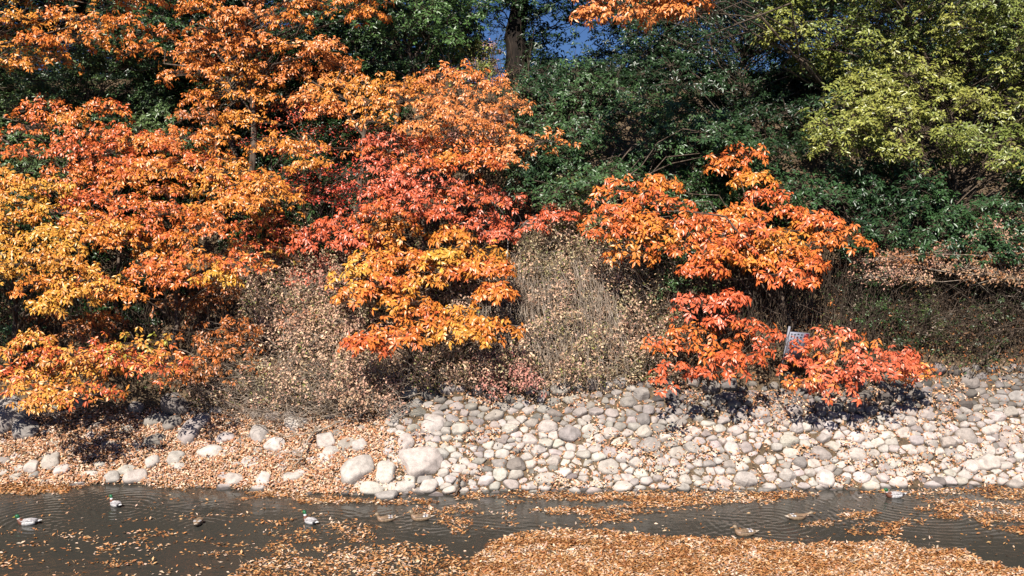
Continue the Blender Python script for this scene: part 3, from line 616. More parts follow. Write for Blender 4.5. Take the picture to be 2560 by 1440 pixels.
def stems(n, polys, rng, ln, r, lean=.25, hgt=(0, .2), arch=.3, k=5, wob=40, hang=False):
    q = sample_polys(polys, n, rng, wob); P = at(q[:, 0], q[:, 1], 0) + np.array([0, -.62, .78]) * (hgt[0] + (hgt[1] - hgt[0]) * rng.random(n_ := len(q)))[:, None]
    Ls = ln[0] + (ln[1] - ln[0]) * rng.random(n_); d = norm(np.stack([rng.normal(size=n_) * lean, rng.normal(size=n_) * lean * .6 - .25, np.ones(n_)], -1))
    if hang: d = norm(d * np.array([1, 1, 0]) + np.array([0, -.55, -1.]))
    side = norm(np.stack([rng.normal(size=n_), rng.normal(size=n_) - .5, -np.abs(rng.normal(size=n_)) * .8], -1))
    t = np.linspace(0, 1, k)[None, :, None]
    path = P[:, None] + d[:, None] * Ls[:, None, None] * t + side[:, None] * (Ls[:, None, None] * arch * t ** 2) + rng.normal(size=(n_, k, 3)) * .015
    return tubes(path, r * np.linspace(1, .5, k)[None] * (.7 + .7 * rng.random((n_, 1))), 3)

rng = np.random.default_rng(501)
DRYZ = [[(620, 660), (760, 620), (900, 640), (1250, 700), (1400, 540), (1520, 560), (1680, 720), (1700, 960), (1500, 985), (1000, 990), (800, 1040), (480, 1030), (500, 900), (640, 780)]]
PAL.update(dkb=(.10, .065, .04), dkg=(.04, .06, .02)); PAL.update(straw=(.42, .34, .20), greyb=(.26, .20, .15), drab=(.38, .26, .16), bright=(.72, .48, .32), mos=(.16, .17, .06), lime=(.32, .36, .08), leafg=(.06, .13, .035))
parts = [litter(42000, DRYZ, rng, (.02, .7), .07, ['bright', 'drab', 'pink', 'bright', 'tan', 'straw']),
         litter(9000, DRYZ, rng, (.15, .6), .06, ['pink', 'bright', 'straw', 'tan'], clump=(60, 50, 41, .48)),
         litter(11000, DRYZ, rng, (.1, .7), .055, ['mos', 'lime', 'mos'], clump=(45, 40, 47, .5)),
         litter(2500, DRYZ, rng, (.1, .6), .055, ['leafg', 'lime'], clump=(30, 30, 43, .66))]
V, F, K = join(parts); o = mesh_obj('dry_undergrowth', V, F, M_DRY, col=K); tag(o, 'pale dry leaves and weeds matted over the middle of the slope', 'undergrowth', kind='stuff')
V, F = join([stems(2600, DRYZ, rng, (.2, .9), .006, .6, (0, .5), .7), stems(900, [[(1180, 680), (1560, 640), (1560, 900), (1180, 900)]], rng, (.4, 1.1), .006, .25, (.1, .6), .25, hang=True),
             stems(1100, [[(490, 940), (780, 930), (1000, 980), (1010, 1060), (800, 1060), (700, 1085), (560, 1060), (480, 1040)]], rng, (.25, .8), .007, .9, (.0, .35), .6)])
o = mesh_obj('dry_stems', V, F, M_TWIG); tag(o, 'tangle of grey dry vines and twigs on the middle slope', 'undergrowth', kind='stuff')
# shaded undergrowth elsewhere
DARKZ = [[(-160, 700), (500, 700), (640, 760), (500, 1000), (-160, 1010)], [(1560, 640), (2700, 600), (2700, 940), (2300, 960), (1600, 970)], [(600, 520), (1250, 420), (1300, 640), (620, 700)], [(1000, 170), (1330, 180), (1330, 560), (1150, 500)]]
V, F, K = join([litter(16000, DARKZ, rng, (.02, .35), .065, ['drab', 'greyb', 'brown', 'tan', 'rust']), litter(8000, [[(2080, 620), (2700, 620), (2700, 900), (2100, 880)]], rng, (.02, .7), .07, ['dkb', 'brown', 'dkb', 'dkg', 'greyb']), litter(9000, DARKZ, rng, (.1, .5), .07, ['leafg', 'mos', 'leafg', 'mos'], clump=(60, 45, 61, .5))])  # right-hand litter coloured darker to paint in the shade of the overhanging trees
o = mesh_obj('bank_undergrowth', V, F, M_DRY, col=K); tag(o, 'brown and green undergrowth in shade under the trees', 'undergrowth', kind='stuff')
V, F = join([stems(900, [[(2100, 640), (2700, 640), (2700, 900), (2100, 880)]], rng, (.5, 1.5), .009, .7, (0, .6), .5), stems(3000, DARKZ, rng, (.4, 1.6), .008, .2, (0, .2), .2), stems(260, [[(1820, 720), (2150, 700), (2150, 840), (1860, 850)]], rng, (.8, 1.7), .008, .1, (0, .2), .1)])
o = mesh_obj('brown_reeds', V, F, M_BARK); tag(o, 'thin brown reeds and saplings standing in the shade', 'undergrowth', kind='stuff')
V, F, K = join([litter(5000, [[(1380, 480), (1540, 470), (1540, 620), (1400, 600)], [(1130, 90), (1240, 160), (1230, 230), (1120, 220)]], rng, (.1, .6), .1, ['straw', 'lime', 'mos'])])
o = mesh_obj('bamboo_grass', V, F, M_DRY, col=K); tag(o, 'straw coloured bamboo grass at the edge of the evergreen bushes', 'grass', kind='stuff')
# ---------------------------------------------------------------- stones
def slope_pt(u, v):
    """u = world x, v = distance up the rubble slope -> point, tangents"""
    k = kslope(u); c = 1 / np.sqrt(1 + k * k)
    y = shore(u) + v * c
    s = v * c; st = stop(u)
    return np.stack([u, y, k * s + .8 * np.maximum(0, s - st)], -1), k, c
TH = np.linspace(0, 2 * math.pi, 26, endpoint=False)
def stone_mesh(cen, e1, e2, e3, rth, h, rng, nphi=8, cuts=5, TH=TH):
    """rth radii at TH in the e1,e2 plane, dome height h along e3"""
    rings = []
    for ph in np.concatenate([[-.9, -.45], np.linspace(0, math.pi / 2, nphi)[:-1]]):
        cr = abs(math.cos(ph)) ** .34; hh = math.copysign(abs(math.sin(ph)) ** .8, ph) * h
        rings.append(np.stack([rth * cr * np.cos(TH), rth * cr * np.sin(TH), np.full(len(TH), hh)], -1))
    P = np.vstack(rings + [np.array([[0, 0, h]])]); rm = rth.mean()
    for _ in range(cuts):                        # broken facets
        nn = rng.normal(size=3); nn[2] = abs(nn[2]) + .75; nn /= np.linalg.norm(nn)
        d = P @ nn; lim = d.max() * (.74 + .2 * rng.random())
        ex = np.maximum(d - lim, 0)[:, None]; P = P - ex * nn * .9
    f = 3.0 / rm; ph0 = rng.random() * 50
    nz = fbm(P[:, 0] * f * .5 + ph0, P[:, 1] * f * .5 + P[:, 2] * f * .4, int(rng.integers(1000)))
    P = P * (1 + (nz[:, None] - .5) * .16)
    n = len(TH); m = len(rings); i = (np.arange(m - 1)[:, None] * n + np.arange(n)[None]).ravel(); j = (np.arange(m - 1)[:, None] * n + (np.arange(n)[None] + 1) % n).ravel()
    F = np.stack([i, j, j + n, i + n], -1)
    l = (m - 1) * n; top = m * n
    Ft = np.stack([l + np.arange(n), l + (np.arange(n) + 1) % n, np.full(n, top), np.full(n, top)], -1)
    W = cen + P[:, :1] * e1 + P[:, 1:2] * e2 + P[:, 2:] * e3
    return W, F, Ft[:, :3]
def stone_obj(name, W, F, Ft, tint, loc, sm=True):
    me = bpy.data.meshes.new(name)
    me.from_pydata((W - loc).tolist(), [], F.tolist() + Ft.tolist()); me.polygons.foreach_set('use_smooth', np.full(len(me.polygons), sm))
    a = me.color_attributes.new('tint', 'FLOAT_COLOR', 'POINT'); c = np.ones((len(W), 4), np.float32); c[:, :3] = tint; a.data.foreach_set('color', c.ravel())
    me.materials.append(M_STONE); o = bpy.data.objects.new(name, me); COL.objects.link(o); o.location = loc; return o
rs = np.random.default_rng(77)
def frame(u, tilt=0.0):
    k = float(kslope(u)); e1 = np.array([1., 0, 0]); e2 = norm(np.array([0, 1., k])); e3 = np.cross(e1, e2)
    return e1, e2, e3
STONES = []   # dicts: mesh data + size + label
def ell(a, b, rng, pw=2.4, lump=.10):
    r = 1 / ((np.abs(np.cos(TH)) / a) ** pw + (np.abs(np.sin(TH)) / b) ** pw) ** (1 / pw)
    for kx in (2, 3, 4): r = r * (1 + lump / kx * np.cos(kx * TH + rng.random() * 6.28) * 1.6)
    return r
# stones one can tell apart (photo X, Y, width, height, tone, rotation, label)
KEY = [
 (1052, 1168, 118, 70, 1.0, 0, 'largest pale boulder, triangular with an overhung lower edge, above the water'),
 (893, 1178, 90, 62, .95, 22, 'large slanting slab left of the triangular boulder'),
 (965, 1186, 52, 54, 1.0, 0, 'round pale boulder wedged between the slanting slab and triangular boulder'),
 (1005, 1221, 78, 26, 1.0, 0, 'long flat stone at the waterline under the triangular boulder'),
 (928, 1227, 54, 36, 1.08, 0, 'white topped stone at the waterline below the slanting slab'),
 (1072, 1220, 44, 34, 1.0, 0, 'blocky waterline stone right of the long flat stone'),
 (862, 1236, 26, 16, .35, 0, 'small dark wet stone sitting in the water left of the white topped stone'),
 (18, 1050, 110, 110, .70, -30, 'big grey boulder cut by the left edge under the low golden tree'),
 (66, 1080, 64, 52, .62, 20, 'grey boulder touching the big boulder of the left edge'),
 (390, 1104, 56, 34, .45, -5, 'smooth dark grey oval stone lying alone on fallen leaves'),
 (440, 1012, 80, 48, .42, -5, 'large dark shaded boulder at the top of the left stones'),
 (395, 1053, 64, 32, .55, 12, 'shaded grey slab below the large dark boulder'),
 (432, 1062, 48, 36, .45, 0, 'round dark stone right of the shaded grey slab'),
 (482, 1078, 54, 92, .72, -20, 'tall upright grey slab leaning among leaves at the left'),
 (740, 1062, 62, 32, 1.0, 0, 'flat pale stone below the grey twig tangle'),
 (688, 1117, 48, 38, 1.12, 0, 'white round stone lying on leaves left of the dead branches'),
 (650, 1088, 46, 48, .8, 10, 'grey angular stone above the white round stone'),
 (815, 1106, 46, 50, .9, 15, 'upright pale stone right of the dead branches'),
 (830, 1132, 46, 26, 1.0, 0, 'flat pale stone under the upright pale stone'),
 (568, 1098, 54, 26, .85, 14, 'long angular stone left of the grey angular stone'),
 (527, 1133, 60, 36, 1.1, -4, 'white wedge shaped stone lying alone on fallen leaves'),
 (130, 1158, 48, 42, .8, 10, 'grey tilted stone in the leaves at the lower left'),
 (158, 1178, 40, 28, 1.05, 0, 'pale round stone below the grey tilted stone'),
 (80, 1171, 36, 34, .9, 0, 'pointed pale stone left of the grey tilted stone'),
 (282, 1198, 38, 34, .8, 20, 'rounded stone leaning at the waterline at lower left'),
 (318, 1179, 56, 26, .85, 10, 'long rounded stone resting on two others at the lower left'),
 (342, 1196, 60, 38, .85, 8, 'broad stone at the waterline at the lower left'),
 (383, 1158, 36, 32, .9, 0, 'squat stone above the broad waterline stone'),
 (440, 1150, 52, 34, .8, 0, 'half buried grey stone right of the squat stone'),
 (447, 1169, 36, 20, .95, 0, 'flat block under the half buried grey stone'),
 (585, 1202, 52, 28, .9, 0, 'oblong waterline stone halfway between the left edge and the triangular boulder'),
 (660, 1203, 38, 36, 1.1, 0, 'white round waterline stone right of the oblong one'),
 (730, 1196, 56, 26, .9, 14, 'slanting flat stone near the waterline below the dead branches'),
 (480, 1232, 30, 14, 1.0, 0, 'small pale stone almost covered by water and leaves at the left'),
 (995, 1036, 64, 36, .6, 22, 'grey slanting boulder at the shaded top of the stones in the centre'),
 (1090, 1058, 56, 36, .95, -6, 'rounded boulder right of the grey slanting boulder'),
 (1082, 1070, 60, 40, .95, 0, 'broad stone under the rounded boulder near the top of the stones'),
 (900, 1117, 40, 38, .95, 0, 'round stone above the slanting slab'),
 (1015, 1110, 44, 40, .9, 10, 'squarish stone above the triangular boulder'),
 (2140, 1140, 52, 32, .9, 0, 'grey oval stone at mid height of the stacked bank at the right'),
 (2415, 1095, 46, 38, .75, 0, 'big round grey stone high in the stacked bank near the right edge'),
 (2465, 1160, 60, 40, .95, 0, 'widest pale stone of the stacked bank near the right edge'),
 (2062, 1200, 50, 36, 1.05, 0, 'broad pale stone in the waterline course at the right'),
 (2345, 1208, 38, 26, .35, 0, 'dark brown stone in the waterline course near the right edge'),
 (1830, 1125, 34, 40, 1.0, 0, 'upright pale block at mid height of the stacked bank'),
]
BASE = np.array([.52, .46, .41])
keyuv = []
for (X, Y, wd, hg, tone, rot, lab) in KEY:
    P = at(X, Y, 0)[0]; u = P[0]; k = float(kslope(u)); px = pxm(P[1])
    e1, e2, e3 = frame(u); a = wd / px / 2 * 1.04; bb = hg / px / 2 / .80
    r_ = math.radians(rot); f1 = e1 * math.cos(r_) + e2 * math.sin(r_); f2 = -e1 * math.sin(r_) + e2 * math.cos(r_)
    if 'triangular' in lab and 'largest' in lab:
        tri = np.array([(-1.0, .75), (-.2, 1.0), (1.0, .35), (.85, -.15), (.15, -.55), (-.25, -1.0), (-.7, -.2)]) * (a * 1.05, bb)
        ang = np.arctan2(tri[:, 1], tri[:, 0]); rad = np.hypot(*tri.T); o_ = np.argsort(ang)
        rt = np.interp(TH, np.concatenate([ang[o_] - 2 * math.pi, ang[o_], ang[o_] + 2 * math.pi]), np.tile(rad[o_], 3))
        rt = (rt + np.roll(rt, 1) + np.roll(rt, -1)) / 3
    else: rt = ell(a, bb, rs)
    h = min(a, bb) * .75
    c = P + e3 * .02
    W, F, Ft = stone_mesh(c, f1, f2, e3, rt, h, rs)
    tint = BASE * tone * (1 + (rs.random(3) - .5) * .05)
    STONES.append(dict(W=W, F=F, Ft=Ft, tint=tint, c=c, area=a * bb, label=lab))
    v = (P[1] - float(shore(u))) * math.sqrt(1 + k * k); keyuv.append((u, v, max(a, .05), max(bb, .05)))
keyuv = np.array(keyuv)
# packed stones: weighted cells on the slope, clipped to polygons
def in_key(u, v, f=1.0):
    return np.any(((u - keyuv[:, 0]) / (keyuv[:, 2] * f)) ** 2 + ((v - keyuv[:, 1]) / (keyuv[:, 3] * f)) ** 2 < 1)
AU, AV = 1.16, 1.22        # stones lie flat: cells are wider than tall
sites = []
for _ in range(34000):
    u = rs.uniform(-11.5, 12.5)
    vmax = float(stop(u)) * math.sqrt(1 + float(kslope(u)) ** 2) + .10
    v = rs.uniform(-.12, vmax)
    dens = np.clip((u + 3.6) / 1.6, 0, 1)
    if in_key(u, v, 1.0): continue
    r = rs.choice([.07, .098, .13, .165, .21], p=[.22, .3, .27, .15, .06]) * (1.02 if dens > .5 else 1.0)
    if dens < 1 and rs.random() > (.2 + .3 * dens + (.3 if v > .6 * vmax else 0)): continue
    if all((u - q[0]) ** 2 / AU ** 2 + (v - q[1]) ** 2 * AV ** 2 > ((r + q[2]) * .86) ** 2 for q in sites): sites.append((u, v, r))
sites = np.array(sites)
allp = np.vstack([sites, np.stack([keyuv[:, 0], keyuv[:, 1], np.minimum(keyuv[:, 2], keyuv[:, 3])], -1)])
def clip(poly, nx, ny, d):                      # keep nx*x+ny*y <= d
    out = []
    for i in range(len(poly)):
        a = poly[i]; b = poly[(i + 1) % len(poly)]; da = nx * a[0] + ny * a[1] - d; db = nx * b[0] + ny * b[1] - d
        if da <= 0: out.append(a)
        if (da < 0) != (db < 0):
            t = da / (da - db + 1e-12); out.append((a[0] + (b[0] - a[0]) * t, a[1] + (b[1] - a[1]) * t))
    return out
allp = allp * (1 / AU, AV, 1)
for (u, v, r) in sites:
    us, vs_ = u / AU, v * AV
    R = r * 1.75; poly = [(R * math.cos(a), R * math.sin(a)) for a in np.linspace(0, 2 * math.pi, 13)[:-1]]
    d2 = (allp[:, 0] - us) ** 2 + (allp[:, 1] - vs_) ** 2; nb = np.where((d2 > 1e-9) & (d2 < (r + .75) ** 2))[0]
    for j in nb:
        dx, dy = allp[j, 0] - us, allp[j, 1] - vs_; dd = math.hypot(dx, dy)
        h = (dd * dd + r * r - allp[j, 2] ** 2) / (2 * dd)
        poly = clip(poly, dx / dd, dy / dd, max(h, .02))
        if len(poly) < 3: break
    if len(poly) < 3: continue
    pa = np.array(poly) * (AU, 1 / AV); cc = pa.mean(0); pa = pa - cc
    rth = np.full(len(TH), 9.)
    for i in range(len(pa)):
        a = pa[i]; b = pa[(i + 1) % len(pa)]; e = b - a; nrm = np.array([e[1], -e[0]]); nl = np.linalg.norm(nrm)
        if nl < 1e-6: continue
        nrm /= nl; dist = a @ nrm
        if dist < 0: nrm = -nrm; dist = -dist
        cs = np.cos(TH) * nrm[0] + np.sin(TH) * nrm[1]
        rth = np.minimum(rth, np.where(cs > .02, dist / np.maximum(cs, .02), 9.))
    rm = np.median(rth)
    if rm < .05: continue
    P, k, c = slope_pt(u + cc[0], v + cc[1]); e1, e2, e3 = frame(u)
    e3 = norm(e3 + rs.normal(size=3) * .17); e2 = norm(np.cross(e3, e1)); e1 = np.cross(e2, e3)
    left = u < -2.6
    h = rm * rs.uniform(.5, .95) * (.7 if left else 1)
    cen = P + e3 * (-.02 + rs.uniform(-.04, .045) - (.04 if left else 0))
    if v > vmax - .0: pass
    tone = rs.choice([1.0, .9, .78, .6, .42], p=[.40, .28, .18, .10, .04]) * rs.uniform(.92, 1.08)
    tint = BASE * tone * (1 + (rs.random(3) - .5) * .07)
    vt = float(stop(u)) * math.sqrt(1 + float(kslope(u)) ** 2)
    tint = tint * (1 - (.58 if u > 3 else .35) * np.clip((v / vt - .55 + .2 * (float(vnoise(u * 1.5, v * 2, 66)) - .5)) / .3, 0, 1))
    va = np.arctan2(pa[:, 1], pa[:, 0]); keep = np.linalg.norm(pa - np.roll(pa, 1, 0), axis=1) > rm * .22
    va = np.sort(np.concatenate([va[keep] - .13, va[keep] + .13, rs.uniform(-3.1, 3.1, 3)])); T2 = va[np.append(np.diff(va) > .06, True)]
    r2 = np.full(len(T2), 9.)
    for i in range(len(pa)):
        a = pa[i]; b = pa[(i + 1) % len(pa)]; e = b - a; nrm = np.array([e[1], -e[0]]); nl = np.linalg.norm(nrm)
        if nl < 1e-6: continue
        nrm /= nl; dist = a @ nrm
        if dist < 0: nrm = -nrm; dist = -dist
        cs = np.cos(T2) * nrm[0] + np.sin(T2) * nrm[1]
        r2 = np.minimum(r2, np.where(cs > .02, dist / np.maximum(cs, .02), 9.))
    r2 = np.minimum(r2, rm * 2.0) * (.975 - .05 * rs.random(len(T2)))
    W, F, Ft = stone_mesh(cen, e1, e2, e3, r2, h, rs, nphi=6, cuts=5, TH=T2)
    X = 1280 + FPX * cen[0] / cen[1]
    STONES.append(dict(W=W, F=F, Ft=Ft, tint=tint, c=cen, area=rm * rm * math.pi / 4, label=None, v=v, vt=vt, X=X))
rest = sorted([s for s in STONES if s['label'] is None and -60 < s['X'] < 2620], key=lambda s: -s['area'])
solo = rest[:300 - len(KEY)]; solo_ids = set(id(s) for s in solo)
def stone_label(s):
    f = s['v'] / s['vt']; big = s['area'] > .022
    ex = np.ptp(s['W'], axis=0); ar = ex[0] / max(ex[2], .01); sh = ' broad flat' if ar > 1.9 else ' upright' if ar < 1.15 else ' rounded' if ar < 1.5 else ' oblong'
    tn = float(np.mean(s['tint'])) / float(BASE.mean()); sz = ('white' if tn > .99 else 'pale' if tn > .86 else 'grey' if tn > .7 else 'dark grey') + (' big' if big else ' small') + sh + ' stone'
    row = 'in the waterline course' if s['v'] < .2 else 'in the lower part' if f < .4 else 'in the middle' if f < .75 else 'in the top courses'
    X = s['X']
    if X < 850: return ('%s among fallen leaves at the left, %s' % (sz, 'beside the water' if f < .3 else 'well above the water' if f < .7 else 'under the overhanging trees'))
    reg = 'near the triangular boulder' if X < 1250 else 'below the pale dry slope' if X < 1650 else 'below the orange red shrub' if X < 2000 else 'below the coral pink shrub' if X < 2330 else 'near the right edge'
    return '%s %s of the bank %s' % (sz, row, reg)
keys = [q for q in STONES if q['label']]; taken = {}
def pix(q):
    c = q['c']; yc = c[1] * cp - (c[2] - CAM_H) * sp_
    return 1280 + FPX * c[0] / yc, 720 - FPX * ((c[2] - CAM_H) * cp + c[1] * sp_) / yc
for q in STONES: q['p'] = pix(q)
for kq in keys:
    short = kq['label'].split(',')[0]
    for wd, fx, fy in (('left', -1, 0), ('right', 1, 0), ('above', 0, -1), ('below', 0, 1)):
        best = None
        for q in solo:
            if id(q) in taken: continue
            dx_, dy_ = q['p'][0] - kq['p'][0], q['p'][1] - kq['p'][1]; al = dx_ * fx + dy_ * fy; ac = abs(dx_ * fy) + abs(dy_ * fx)
            if 0 < al < 95 and ac < al * .7 and (best is None or al + ac < best[0]): best = (al + ac, q)
        if best: taken[id(best[1])] = 'stone ' + {'left': 'just left of the ', 'right': 'just right of the ', 'above': 'just above the ', 'below': 'just below the '}[wd] + short.replace('largest pale boulder', 'largest pale triangular boulder')
SG = 'stones of the river bank'
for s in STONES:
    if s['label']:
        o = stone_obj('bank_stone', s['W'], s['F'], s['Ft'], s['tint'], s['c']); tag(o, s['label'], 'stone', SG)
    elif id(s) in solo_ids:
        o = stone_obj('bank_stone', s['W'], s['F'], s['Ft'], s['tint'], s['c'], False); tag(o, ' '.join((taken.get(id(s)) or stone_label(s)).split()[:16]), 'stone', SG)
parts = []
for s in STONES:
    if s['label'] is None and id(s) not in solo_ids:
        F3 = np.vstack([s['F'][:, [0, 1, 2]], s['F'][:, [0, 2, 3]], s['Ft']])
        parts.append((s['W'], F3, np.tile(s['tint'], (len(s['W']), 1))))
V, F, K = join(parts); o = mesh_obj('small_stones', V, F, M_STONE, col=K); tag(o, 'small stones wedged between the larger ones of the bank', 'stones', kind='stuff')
print('stones', len(STONES), 'solo', len(solo) + len(KEY))

# fallen leaves lying on the stones and the bank
def bank_litter(n, ulo, uhi, rng, hg, cols, size, thr=None, vmaxf=1.05):
    u = rng.uniform(ulo, uhi, n); v = rng.random(n) * (stop(u) * np.sqrt(1 + kslope(u) ** 2)) * vmaxf
    if thr is not None:
        k = fbm(u * 1.5, v * 2.2, 55) > thr + .12 * (rng.random(n) - .5); u = u[k]; v = v[k]
    P, k, c = slope_pt(u, v); n_ = len(u)
    e3 = norm(np.stack([np.zeros(n_), -k, np.ones(n_)], -1)); P = P + e3 * (hg[0] + (hg[1] - hg[0]) * rng.random(n_))[:, None]
    N = norm(e3 + rng.normal(size=(n_, 3)) * .45); D = np.cross(N, rng.normal(size=(n_, 3))); ln = size * (.6 + .7 * rng.random(n_))
    t = np.clip(rng.random(n_), 0, 1)
    return kites(P, D, N, ln, ln * .45, mixcol(cols, .5, rng, t), cup=.25)
PAL.update(lit1=(.62, .34, .18), lit2=(.52, .23, .10), lit3=(.74, .54, .39), lit4=(.33, .17, .10))
LC = ['lit4', 'lit2', 'lit1', 'lit3', 'lit3']
rl = np.random.default_rng(88)
parts = [bank_litter(24000, -11.8, -2.6, rl, (.01, .05), LC, .072), bank_litter(14000, -11.8, -2.6, rl, (.03, .09), LC, .072, thr=.5),
         bank_litter(12000, -3.0, 12.5, rl, (-.02, .03), LC, .08),
         bank_litter(15000, -3.0, 12.5, rl, (.05, .12), LC, .07, thr=.60)]
V, F, K = join(parts); o = mesh_obj('fallen_leaves', V, F, M_DRY, col=K); tag(o, 'fallen orange brown leaves lying over the stones of the bank', 'leaves', kind='stuff')

# ---------------------------------------------------------------- floating leaves
rf = np.random.default_rng(99)
MAT = [[(1170, 1500), (1180, 1400), (1220, 1360), (1300, 1330), (1450, 1325), (1600, 1335), (1700, 1345), (1800, 1352), (1880, 1345), (1960, 1362), (2050, 1360), (2200, 1350), (2300, 1368), (2400, 1376), (2450, 1400), (2600, 1436), (2700, 1500)]]
def float_leaves(n, polys, thr, size=.065, sc=(1.1, 2.6), seed=7, zr=(.006, .03)):
    q = sample_polys(polys, n, rf, 26); x, y = on_water(q[:, 0], q[:, 1])
    # uniform on the water, not on screen
    if thr is not None:
        k = fbm(x * sc[0], y * sc[1], seed, 4) > thr + .05 * (rf.random(len(x)) - .5); x = x[k]; y = y[k]
    ok = y < shore(x) + .05; x = x[ok]; y = y[ok]
    for (px, py, *_r) in DUCKS:
        dx_, dy_ = on_water(px, py); ok = ((x - dx_) / .36) ** 2 + ((y - dy_) / .24) ** 2 > 1; x = x[ok]; y = y[ok]
    n_ = len(x); z = zr[0] + (zr[1] - zr[0]) * rf.random(n_) ** 2
    P = np.stack([x, y, z], -1); N = norm(np.array([0, 0, 1.]) + rf.normal(size=(n_, 3)) * .38); D = np.cross(N, rf.normal(size=(n_, 3)) * np.array([.6, 1, 1]))
    ln = size * (.45 + 1.0 * rf.random(n_)); t = np.clip(rf.random(n_) + (fbm(x * 2.5, y * 4, 57) - .5) * 1.1, 0, 1)
    B = P.copy(); V, F, K = kites(B, D, N, ln, ln * .42, mixcol(['fl4', 'fl1', 'fl2', 'fl3'], .45, rf, t), cup=.2)
    V[:, 2] = np.maximum(V[:, 2], .004)
    return V, F, K
PAL.update(fl1=(.50, .22, .075), fl2=(.56, .32, .15), fl3=(.74, .56, .42), fl4=(.24, .095, .035))
parts = [float_leaves(62000, MAT, None, zr=(.006, .035)),
         float_leaves(8000, [[(850, 1236), (1250, 1230), (2060, 1228), (2050, 1245), (1850, 1262), (1700, 1290), (1640, 1262), (1400, 1300), (1250, 1275), (1100, 1262), (850, 1262)]], .46),
         float_leaves(9000, [[(1050, 1255), (1720, 1240), (1700, 1330), (1150, 1345), (1000, 1330)]], .54),
         float_leaves(6000, [[(2130, 1225), (2700, 1212), (2700, 1345), (2480, 1330), (2400, 1280), (2300, 1250)]], .47),
         float_leaves(2200, [[(1930, 1300), (2300, 1300), (2340, 1350), (2000, 1350)]], .56, seed=19),
         float_leaves(1500, [[(2100, 1270), (2400, 1270), (2400, 1300), (2100, 1300)]], .56, seed=23),
         float_leaves(9000, [[(700, 1330), (900, 1310), (1250, 1320), (1240, 1500), (500, 1500), (620, 1400)]], .575, seed=13),
         float_leaves(7000, [[(-150, 1330), (700, 1270), (900, 1300), (700, 1500), (-150, 1500)]], .61, seed=29, sc=(2.2, 5)),
         float_leaves(1500, [[(-150, 1230), (2700, 1230), (2700, 1500), (-150, 1500)]], None),
         float_leaves(3500, [[(-150, 1206), (240, 1206), (200, 1222), (60, 1240), (-150, 1240)]], None),
         float_leaves(4000, [[(380, 1208), (700, 1215), (900, 1235), (900, 1262), (700, 1250), (560, 1240), (380, 1228)]], .47)]
V, F, K = join(parts); o = mesh_obj('floating_leaves', V, F, M_DRY, col=K); tag(o, 'brown and orange fallen leaves floating in mats on the dark water', 'leaves', kind='stuff')

# ---------------------------------------------------------------- ducks
def plain(name, col, rough=.6, tintlayer=False):
    m, n, L, out = newmat(name); p = n.new('ShaderNodeBsdfPrincipled'); p.inputs['Base Color'].default_value = (*col, 1); p.inputs['Roughness'].default_value = rough
    if tintlayer:
        c = n.new('ShaderNodeVertexColor'); c.layer_name = 'tint'
        g = n.new('ShaderNodeTexCoord'); nz = n.new('ShaderNodeTexNoise'); nz.inputs['Scale'].default_value = 45; nz.inputs['Detail'].default_value = 3
        L.new(g.outputs['Object'], nz.inputs['Vector']); mr = n.new('ShaderNodeMapRange'); mr.inputs[1].default_value = .35; mr.inputs[2].default_value = .65; mr.inputs[3].default_value = .6; mr.inputs[4].default_value = 1.25
        L.new(nz.outputs[0], mr.inputs[0]); mx = n.new('ShaderNodeMix'); mx.data_type = 'RGBA'; mx.blend_type = 'MULTIPLY'; mx.inputs[0].default_value = 1
        L.new(c.outputs[0], mx.inputs[6]); L.new(mr.outputs[0], mx.inputs[7]); L.new(mx.outputs[2], p.inputs['Base Color'])
    L.new(p.outputs[0], out.inputs[0]); return m
M_FEATH = plain('feathers', (1, 1, 1), .5, True); M_BILLY = plain('yellow_bill', (.62, .50, .05), .4); M_BILLO = plain('orange_bill', (.42, .2, .06), .4)
M_EYE = plain('eye', (.01, .01, .01), .15)
def loft(path, w_, h_, cols, n=14):
    path = np.array(path, float); k = len(path); T = np.gradient(path, axis=0); T = norm(T); side = np.array([0, 1., 0]); up = np.cross(T, side); up = norm(-up * np.sign(np.where(np.abs(up[:, 2:3]) > 1e-3, up[:, 2:3], 1)) * -1)
    for i in range(k):
        if i and up[i] @ up[i - 1] < 0: up[i] = -up[i]
    a = np.linspace(0, 2 * math.pi, n, endpoint=False)
    V = path[:, None] + np.array(w_)[:, None, None] * np.cos(a)[None, :, None] * side + np.array(h_)[:, None, None] * np.sin(a)[None, :, None] * up[:, None]
    idx = np.arange(k * n).reshape(k, n); F = np.stack([idx[:-1], np.roll(idx[:-1], -1, 1), np.roll(idx[1:], -1, 1), idx[1:]], -1).reshape(-1, 4)
    return V.reshape(-1, 3), F, np.repeat(np.array(cols), n, 0)
def spl(P, n):
    P = np.array(P, float); t = np.linspace(0, len(P) - 1, n); i = np.clip(t.astype(int), 0, len(P) - 2); f = (t - i)[:, None]
    p0 = P[np.maximum(i - 1, 0)]; p1 = P[i]; p2 = P[i + 1]; p3 = P[np.minimum(i + 2, len(P) - 1)]
    return .5 * (2 * p1 + (p2 - p0) * f + (2 * p0 - 5 * p1 + 4 * p2 - p3) * f ** 2 + (-p0 + 3 * p1 - 3 * p2 + p3) * f ** 3)
